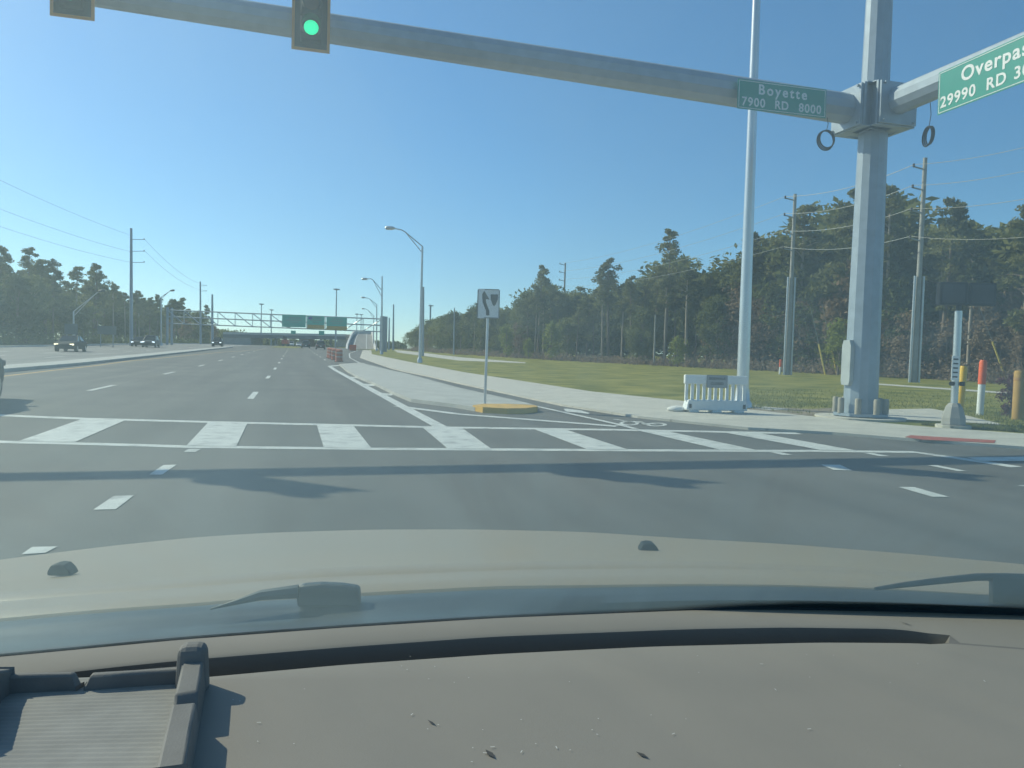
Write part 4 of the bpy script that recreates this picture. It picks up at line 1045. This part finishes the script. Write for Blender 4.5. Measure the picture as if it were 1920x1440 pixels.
# grass blades over the nearer part of the verge
Vv = []
nb = 16000
for k in range(nb):
    px = rng.uniform(1400, 1990); lo = interp([(1080, 731), (1275, 750), (1400, 766), (1555, 783), (1750, 800), (1990, 818)], px)
    py = lo-1.0-(lo-722+ (1080-px)*.02)*rng.random()**2.2 if px > 1300 else lo-1-14*rng.random()**2
    if 1640 < px < 1885 and 766 < py < 797 and py > 766+(px-1745)*.2: continue
    if 1395 < px < 1600 and 765 < py < 778+ (px-1400)*.05 and rng.random() < .93: continue
    q = G(px, py, .035); h = rng.uniform(.03, .09); a = rng.uniform(0, 6.28); dx, dy = math.cos(a)*.012, math.sin(a)*.012
    lx, ly = rng.normal()*.025, rng.normal()*.025
    Vv.append([(q.x-dx, q.y-dy, q.z), (q.x+dx, q.y+dy, q.z), (q.x+lx, q.y+ly, q.z+h)])
v = np.array(Vv).reshape(-1, 3); o = bpy.data.objects.new('grass', np_mesh('grass', v, np.arange(len(v)).reshape(-1, 3), leaf_mat('grass_blades', (.11, .14, .022), (.25, .24, .06)))); COL.objects.link(o)
tag(o, 'short mown grass on the verge right of the road', 'grass', kind='stuff')

# ------------------------------------------------------------------ the car we sit in
ego = thing('own_car', 'beige car in the foreground, its hood and grey dashboard across the bottom', 'car', (0, .6, 0))
EI = Vector((0, -.6, 0))
DZ = 1.065
def D(px, py, z=DZ):
    d = ray(px, py); return CO+d*((z-CO.z)/d.z)
def lerp_tab(tab, x):
    if x < tab[0][0]:
        (a, ya), (b, yb) = tab[0], tab[1]; return ya+(yb-ya)*(x-a)/(b-a)
    if x > tab[-1][0]:
        (a, ya), (b, yb) = tab[-2], tab[-1]; return ya+(yb-ya)*(x-a)/(b-a)
    return interp(tab, x)
T_FAR = [(-300, 1257), (0, 1231.7), (333, 1200), (640, 1177), (928, 1159), (1300, 1144), (1475, 1143), (1694, 1147), (1920, 1154), (2220, 1172)]
T_ST = [(-300, 1297), (0, 1272), (213, 1247), (333, 1235), (640, 1210), (928, 1190), (1300, 1176), (1475, 1173), (1694, 1176), (1774, 1190), (1920, 1215), (2220, 1240)]
T_SB = [(-300, 1322), (0, 1296), (383, 1265), (640, 1242), (928, 1222), (1220, 1208), (1530, 1200.6), (1730, 1202), (1781, 1207), (1920, 1218), (2220, 1243)]
XS = [-300+20*k for k in range(127)]
def smooth_tab(tab):
    raw = [lerp_tab(tab, x) for x in XS]
    for _ in range(4): raw = [raw[0]]+[(raw[i-1]+2*raw[i]+raw[i+1])/4 for i in range(1, len(raw)-1)]+[raw[-1]]
    return raw
yF, yT, yS = smooth_tab(T_FAR), smooth_tab(T_ST), smooth_tab(T_SB)
rowsD = []
def slotd(x): return max(0.0, min(1.0, (1776-x)/40))
cols = []
for i, x in enumerate(XS):
    yb, yt, yf = yS[i], yT[i], yF[i]
    if x > 1781: yt = yb-3
    A = D(x, yb); Bp = D(x, yt); F = D(x, yf); dn = .055*slotd(x)
    near = [D(x, y) for y in (2300, 1900, 1700, 1560, 1450, 1380, 1320, 1275)]
    near = [p+Vector((0, 0, -.03*max(0, (.30-p.y)/.3)**2)) for p in near if p.y < A.y-.005]
    while len(near) < 8: near.append(near[-1].lerp(A, .3))
    fl = F+Vector((0, .02, -.03))
    cols.append(near+[A+Vector((0, -.006, 0)), A+Vector((0, 0, -.003*slotd(x))), A+Vector((0, .001, -dn)), Bp+Vector((0, -.001, -dn)), Bp+Vector((0, 0, -.002*slotd(x))), Bp+Vector((0, .004, 0)), F+Vector((0, -.01, 0)), F, fl])
nr = len(cols[0]); vs = [p+EI for c in cols for p in c]; fs = []; midx = []
for i in range(len(cols)-1):
    for j in range(nr-1): fs.append((i*nr+j, (i+1)*nr+j, (i+1)*nr+j+1, i*nr+j+1)); midx.append(1 if 9 <= j <= 11 else 0)
M_DASH = mat('dashboard_vinyl', (.225, .207, .178), .62, var=.07, scale=3, bump=.3, bscale=700, spec=.3)
M_SLOT = mat('defroster_black', (.15, .14, .125), .7, bump=.2, bscale=200)
o = link('dashboard', vs, fs, M_DASH, ego, 35)
me = o.data; me.materials.append(M_SLOT)
for p, k in zip(me.polygons, midx): p.material_index = k
# dust specks and scratches on the dashboard
sp = MB()
random.seed(3)
for k in range(45):
    q = D(random.uniform(420, 1900), random.uniform(1225, 1440)); a = random.uniform(0, 3.14); l = random.choice((.0004, .0005, .0006, .0007, .0016)); 
    q.z += .0012; dv = Vector((math.cos(a), math.sin(a), 0)); nvv = Vector((-dv.y, dv.x, 0))*.0003
    sp.add([q-dv*l+nvv+EI, q-dv*l-nvv+EI, q+dv*l-nvv+EI, q+dv*l+nvv+EI], [(0, 1, 2, 3)])
sp.build('dust_speck', mat('lint', (.55, .55, .52), .9), ego)
sp = MB()
for x0, y0, x1, y1, wd in ((910, 1408, 928, 1424, .0022), (1192, 1412, 1216, 1424, .0018), (801, 1352, 817, 1362, .001), (1686, 1167, 1712, 1175, .0008)):
    a, b = D(x0, y0), D(x1, y1); a.z += .0012; b.z += .0012; nvv = Vector((-(b-a).y, (b-a).x, 0)).normalized()*wd; m_ = (a+b)/2
    sp.add([a+EI, m_-nvv+EI, b+EI, m_+nvv+EI], [(0, 1, 2, 3)])
sp.build('scuff_mark', mat('scuff', (.05, .05, .048), .8), ego)

# hood
T_HR = [(-300, 1180), (0, 1154), (182, 1137.5), (365, 1125), (481, 1115), (673, 1106), (928, 1093), (1300, 1089), (1475, 1090.5), (1657, 1097), (1920, 1112), (2220, 1135)]
T_HF = [(-300, 1090), (0, 1046), (200, 1021), (365, 1004), (500, 996), (700, 990), (900, 990), (1100, 995), (1293, 1008), (1475, 1018), (1700, 1036), (1920, 1056), (2220, 1090)]
T_HM = [(-300, 1140), (0, 1112), (300, 1090), (600, 1066), (1000, 1053), (1300, 1051), (1600, 1062), (1920, 1086), (2220, 1112)]
hr, hf, hm = smooth_tab(T_HR), smooth_tab(T_HF), smooth_tab(T_HM)
cols = []
for i, x in enumerate(XS):
    rear = W(x, hr[i], .96); front = W(x, hf[i], 1.95)
    m1 = W(x, hm[i]+.40*(hr[i]-hm[i]), 1.05); m2 = W(x, hm[i], 1.046); m3 = W(x, hm[i]+.30*(hf[i]-hm[i]), 1.30); m4 = W(x, hm[i]+.66*(hf[i]-hm[i]), 1.56); m5 = W(x, hm[i]+.88*(hf[i]-hm[i]), 1.76)
    cols.append([rear+Vector((0, -.012, -.03)), rear, rear.lerp(m1, .5)+Vector((0, 0, .0015)), m1, m2, m3, m4, m5, front, front+Vector((0, .10, -.035)), front+Vector((0, .2, -.12)), front+Vector((0, .24, -.4))])
nr = len(cols[0]); vs = [p+EI for c in cols for p in c]
fs = [(i*nr+j, (i+1)*nr+j, (i+1)*nr+j+1, i*nr+j+1) for i in range(len(cols)-1) for j in range(nr-1)]
M_HOOD = mat('beige_metallic_paint', (.30, .228, .146), .40, .0, var=.03, scale=2, spec=.5)
o = link('hood', vs, fs, M_HOOD, ego, 60); md = o.modifiers.new('sub', 'SUBSURF'); md.levels = md.render_levels = 1
# cowl
cols = []
for i, x in enumerate(XS):
    r_ = W(x, hr[i], .95)+Vector((0, 0, -.008)); f_ = D(x, yF[i]); 
    a = f_+Vector((0, .012, -.035)); b = W(x, yF[i]+.30*(hr[i]-yF[i])-2, .865); c = W(x, yF[i]+.62*(hr[i]-yF[i]), .89); d_ = W(x, yF[i]+.82*(hr[i]-yF[i]), .925)
    cols.append([a, f_+Vector((0, .02, -.004)), b, c, d_, r_, r_+Vector((0, .03, -.05))])
nr = len(cols[0]); vs = [p+EI for c in cols for p in c]
fs = [(i*nr+j, (i+1)*nr+j, (i+1)*nr+j+1, i*nr+j+1) for i in range(len(cols)-1) for j in range(nr-1)]
M_COWL = mat('cowl_plastic', (.026, .028, .030), .45, var=.7, scale=5, stretch=(.35, 14, 14), spec=.5)
link('cowl', vs, fs, M_COWL, ego, 40)
# wiper pivot cap, blade and arm
def EW(px, py, Y): return W(px, py, Y)+EI
cap = MB(); pts = [(556, 1140), (553, 1112), (562, 1099), (600, 1096), (640, 1098), (672, 1103), (674, 1140)]
cap.prism([EW(x, y, .885) for x, y in pts], (0, .016, 0)); bevel(cap.build('wiper_pivot_cap', M_COWL, ego), .004)
bl_ = MB(); bl_.tube([EW(395, 1142, .87), EW(440, 1130, .875), EW(490, 1116, .88), EW(560, 1109, .885)], [.001, .003, .006, .008], 7);
bl_.build('wiper_blade', M_COWL, ego, 50)
wa = MB(); wa.tube([EW(1640, 1104, .885), EW(1700, 1096, .885), EW(1770, 1088, .885), EW(1830, 1082, .885), EW(1880, 1081.5, .885), EW(1930, 1083, .885)], [.002, .0035, .0042, .0045, .0045, .0045], 8)
wa.prism([EW(1862, 1132, .88), EW(1862, 1084, .88), EW(1990, 1082, .88), EW(1990, 1135, .88)], (0, .008, 0)); wa.build('wiper_arm', M_COWL, ego, 50)
# washer nozzles
for (px, py, wpx, hpx, Y) in ((118, 1067, 44, 22, 1.30), (1216, 1026, 36, 18, 1.36)):
    c = W(px, py+hpx*.42, Y)+EI; wd = wpx*Y/FPX; ht = hpx*Y/FPX
    prof = [(-.5, 0), (-.5, .35), (-.36, .88), (-.1, 1.0), (.18, .95), (.40, .55), (.5, .15), (.5, 0)]
    b = MB(); b.prism([c+Vector((a*wd, -.013, b_*ht)) for a, b_ in prof], (0, .026, 0))
    bevel(b.build('washer_nozzle', M_BLACK, ego), .004, 3)
# windscreen: a thin slab of dusty glass
wb = [D(x, yF[i])+Vector((0, .004, -.002)) for i, x in enumerate(XS) if i % 6 == 0]
rows_ = []
for p in wb:
    top = Vector((p.x*1.12-.0, p.y-1.02, p.z+.72)); rows_.append([p.lerp(top, f)+Vector((0, .05*math.sin(math.pi*f), .03*math.sin(math.pi*f))) for f in (0, .125, .25, .375, .5, .625, .75, .875, 1)])
k9 = 9; th = Vector((0, .0035, .0045)); vs = []
for r_ in rows_: vs += [p+EI for p in r_]
nb_ = len(vs); vs += [v+th for v in vs]; fs = []
for i in range(len(rows_)-1):
    for j in range(k9-1):
        a = (i*k9+j, (i+1)*k9+j, (i+1)*k9+j+1, i*k9+j+1); fs.append(a[::-1]); fs.append(tuple(q+nb_ for q in a))
for i in range(len(rows_)-1):
    for j in (0, k9-1): a, b = i*k9+j, (i+1)*k9+j; fs.append((a, b, b+nb_, a+nb_))
for j in range(k9-1):
    for i in (0, len(rows_)-1): a, b = i*k9+j, i*k9+j+1; fs.append((a, b, b+nb_, a+nb_))
mg = bpy.data.materials.new('dusty_windscreen_glass'); mg.use_nodes = True; tn = mg.node_tree; tn.nodes.remove(tn.nodes['Principled BSDF'])
pv = tn.nodes.new('ShaderNodeVolumePrincipled'); pv.inputs['Density'].default_value = VEIL/.0057
pv.inputs['Color'].default_value = (.72, .92, 1.0, 1); pv.inputs['Anisotropy'].default_value = .38
ox = tn.nodes.new('ShaderNodeTexCoord'); mpx = tn.nodes.new('ShaderNodeMapping'); mpx.inputs['Scale'].default_value = (3, 1.6, 1.6)
nz_ = tn.nodes.new('ShaderNodeTexNoise'); nz_.inputs['Scale'].default_value = 2.2; nz_.inputs['Detail'].default_value = 5; nz_.inputs['Distortion'].default_value = .8
mr_ = tn.nodes.new('ShaderNodeMapRange'); mr_.inputs[1].default_value = .32; mr_.inputs[2].default_value = .68; mr_.inputs[3].default_value = .72*VEIL/.0057; mr_.inputs[4].default_value = 1.28*VEIL/.0057
tn.links.new(ox.outputs['Object'], mpx.inputs[0]); tn.links.new(mpx.outputs[0], nz_.inputs['Vector']); tn.links.new(nz_.outputs['Fac'], mr_.inputs[0]); tn.links.new(mr_.outputs[0], pv.inputs['Density'])
va = tn.nodes.new('ShaderNodeVolumeAbsorption'); va.inputs['Color'].default_value = (0, .8, .7, 1); va.inputs['Density'].default_value = .11/.0057
ads = tn.nodes.new('ShaderNodeAddShader'); tn.links.new(pv.outputs[0], ads.inputs[0]); tn.links.new(va.outputs[0], ads.inputs[1])
tn.links.new(ads.outputs[0], tn.nodes['Material Output'].inputs['Volume'])
o = link('windscreen', vs, fs, mg, ego)
bm = bmesh.new(); bm.from_mesh(o.data); bmesh.ops.recalc_face_normals(bm, faces=bm.faces[:]); bm.to_mesh(o.data); bm.free()

# ------------------------------------------------------------------ the rimmed tray lying on the dashboard
M_TRAY = mat('dusty_grey_rubber', (.15, .148, .14), .75, var=.15, scale=25, bump=.5, bscale=500)  # rim walls coloured darker to carry the shade on their unlit faces
tc_ = D(180, 1400); tray = thing('dashboard_tray', 'dusty dark grey ribbed rubber tray lying on the left of the dashboard', 'tray', tc_)
def TL(px, py, dz=0.0): return D(px, py)-tc_+Vector((0, 0, dz))
mtf = mat('ribbed_tray_floor', (.235, .235, .22), .85, var=.12, scale=30, bump=.5, bscale=600)
fl_ = MB(); N = 30
e0 = [TL(-120, 1290, .004), TL(345, 1272, .004), TL(290, 1520, .004), TL(-200, 1520, .004)]
vs, fs = [], []
for k in range(N*2+1):
    f = k/(N*2); dz = .0004 if k % 2 else 0
    vs += [e0[0].lerp(e0[3], f)+Vector((0, 0, dz)), e0[1].lerp(e0[2], f)+Vector((0, 0, dz))]
for k in range(N*2): fs.append((2*k, 2*k+1, 2*k+3, 2*k+2))
fl_.add(vs, fs).build('floor', mtf, tray)
def rim(name, pts, r, hgt, r2=None):                       # an upright wall of the tray
    b = MB(); n = len(pts); vs, fs = [], []
    for i, (px, py) in enumerate(pts):
        p = TL(px, py); t_ = TL(*pts[min(i+1, n-1)])-TL(*pts[max(i-1, 0)]); t_.z = 0; t_.normalize(); nn = Vector((-t_.y, t_.x, 0))*r
        hh = Vector((0, 0, hgt[i] if hasattr(hgt, '__len__') else hgt))
        vs += [p+nn*1.25, p+nn+hh, p-nn+hh, p-nn*1.25]
    for i in range(n-1):
        for j in range(4): fs.append((i*4+j, i*4+4+j, i*4+4+(j+1) % 4, i*4+(j+1) % 4))
    fs += [(3, 2, 1, 0), tuple(range((n-1)*4, n*4))]
    o = b.add(vs, fs).build(name, M_TRAY, tray, 40); return bevel(o, .002, 2)
rim('rim', [(-160, 1319), (-40, 1311), (60, 1304), (138, 1300), (150, 1301)], .0035, [.019, .019, .018, .017, .006])
rim('rim', [(160, 1300), (172, 1299), (250, 1294), (345, 1288)], .0035, [.006, .016, .016, .017])
rim('rim', [(362, 1292), (355, 1332), (349, 1362), (347, 1372), (344, 1385), (333, 1440), (318, 1520)], .008, [.026, .026, .026, .014, .026, .026, .026])
rim('rim', [(10, 1306), (-14, 1325), (-26, 1350), (-40, 1400), (-46, 1416)], .005, [.022, .028, .030, .028, .02])
bevel(MB().box(TL(361, 1291, .017), (.026, .022, .042), Matrix.Rotation(R(12), 3, 'Z'), taper=.86).build('corner_block', M_TRAY, tray), .007, 3)
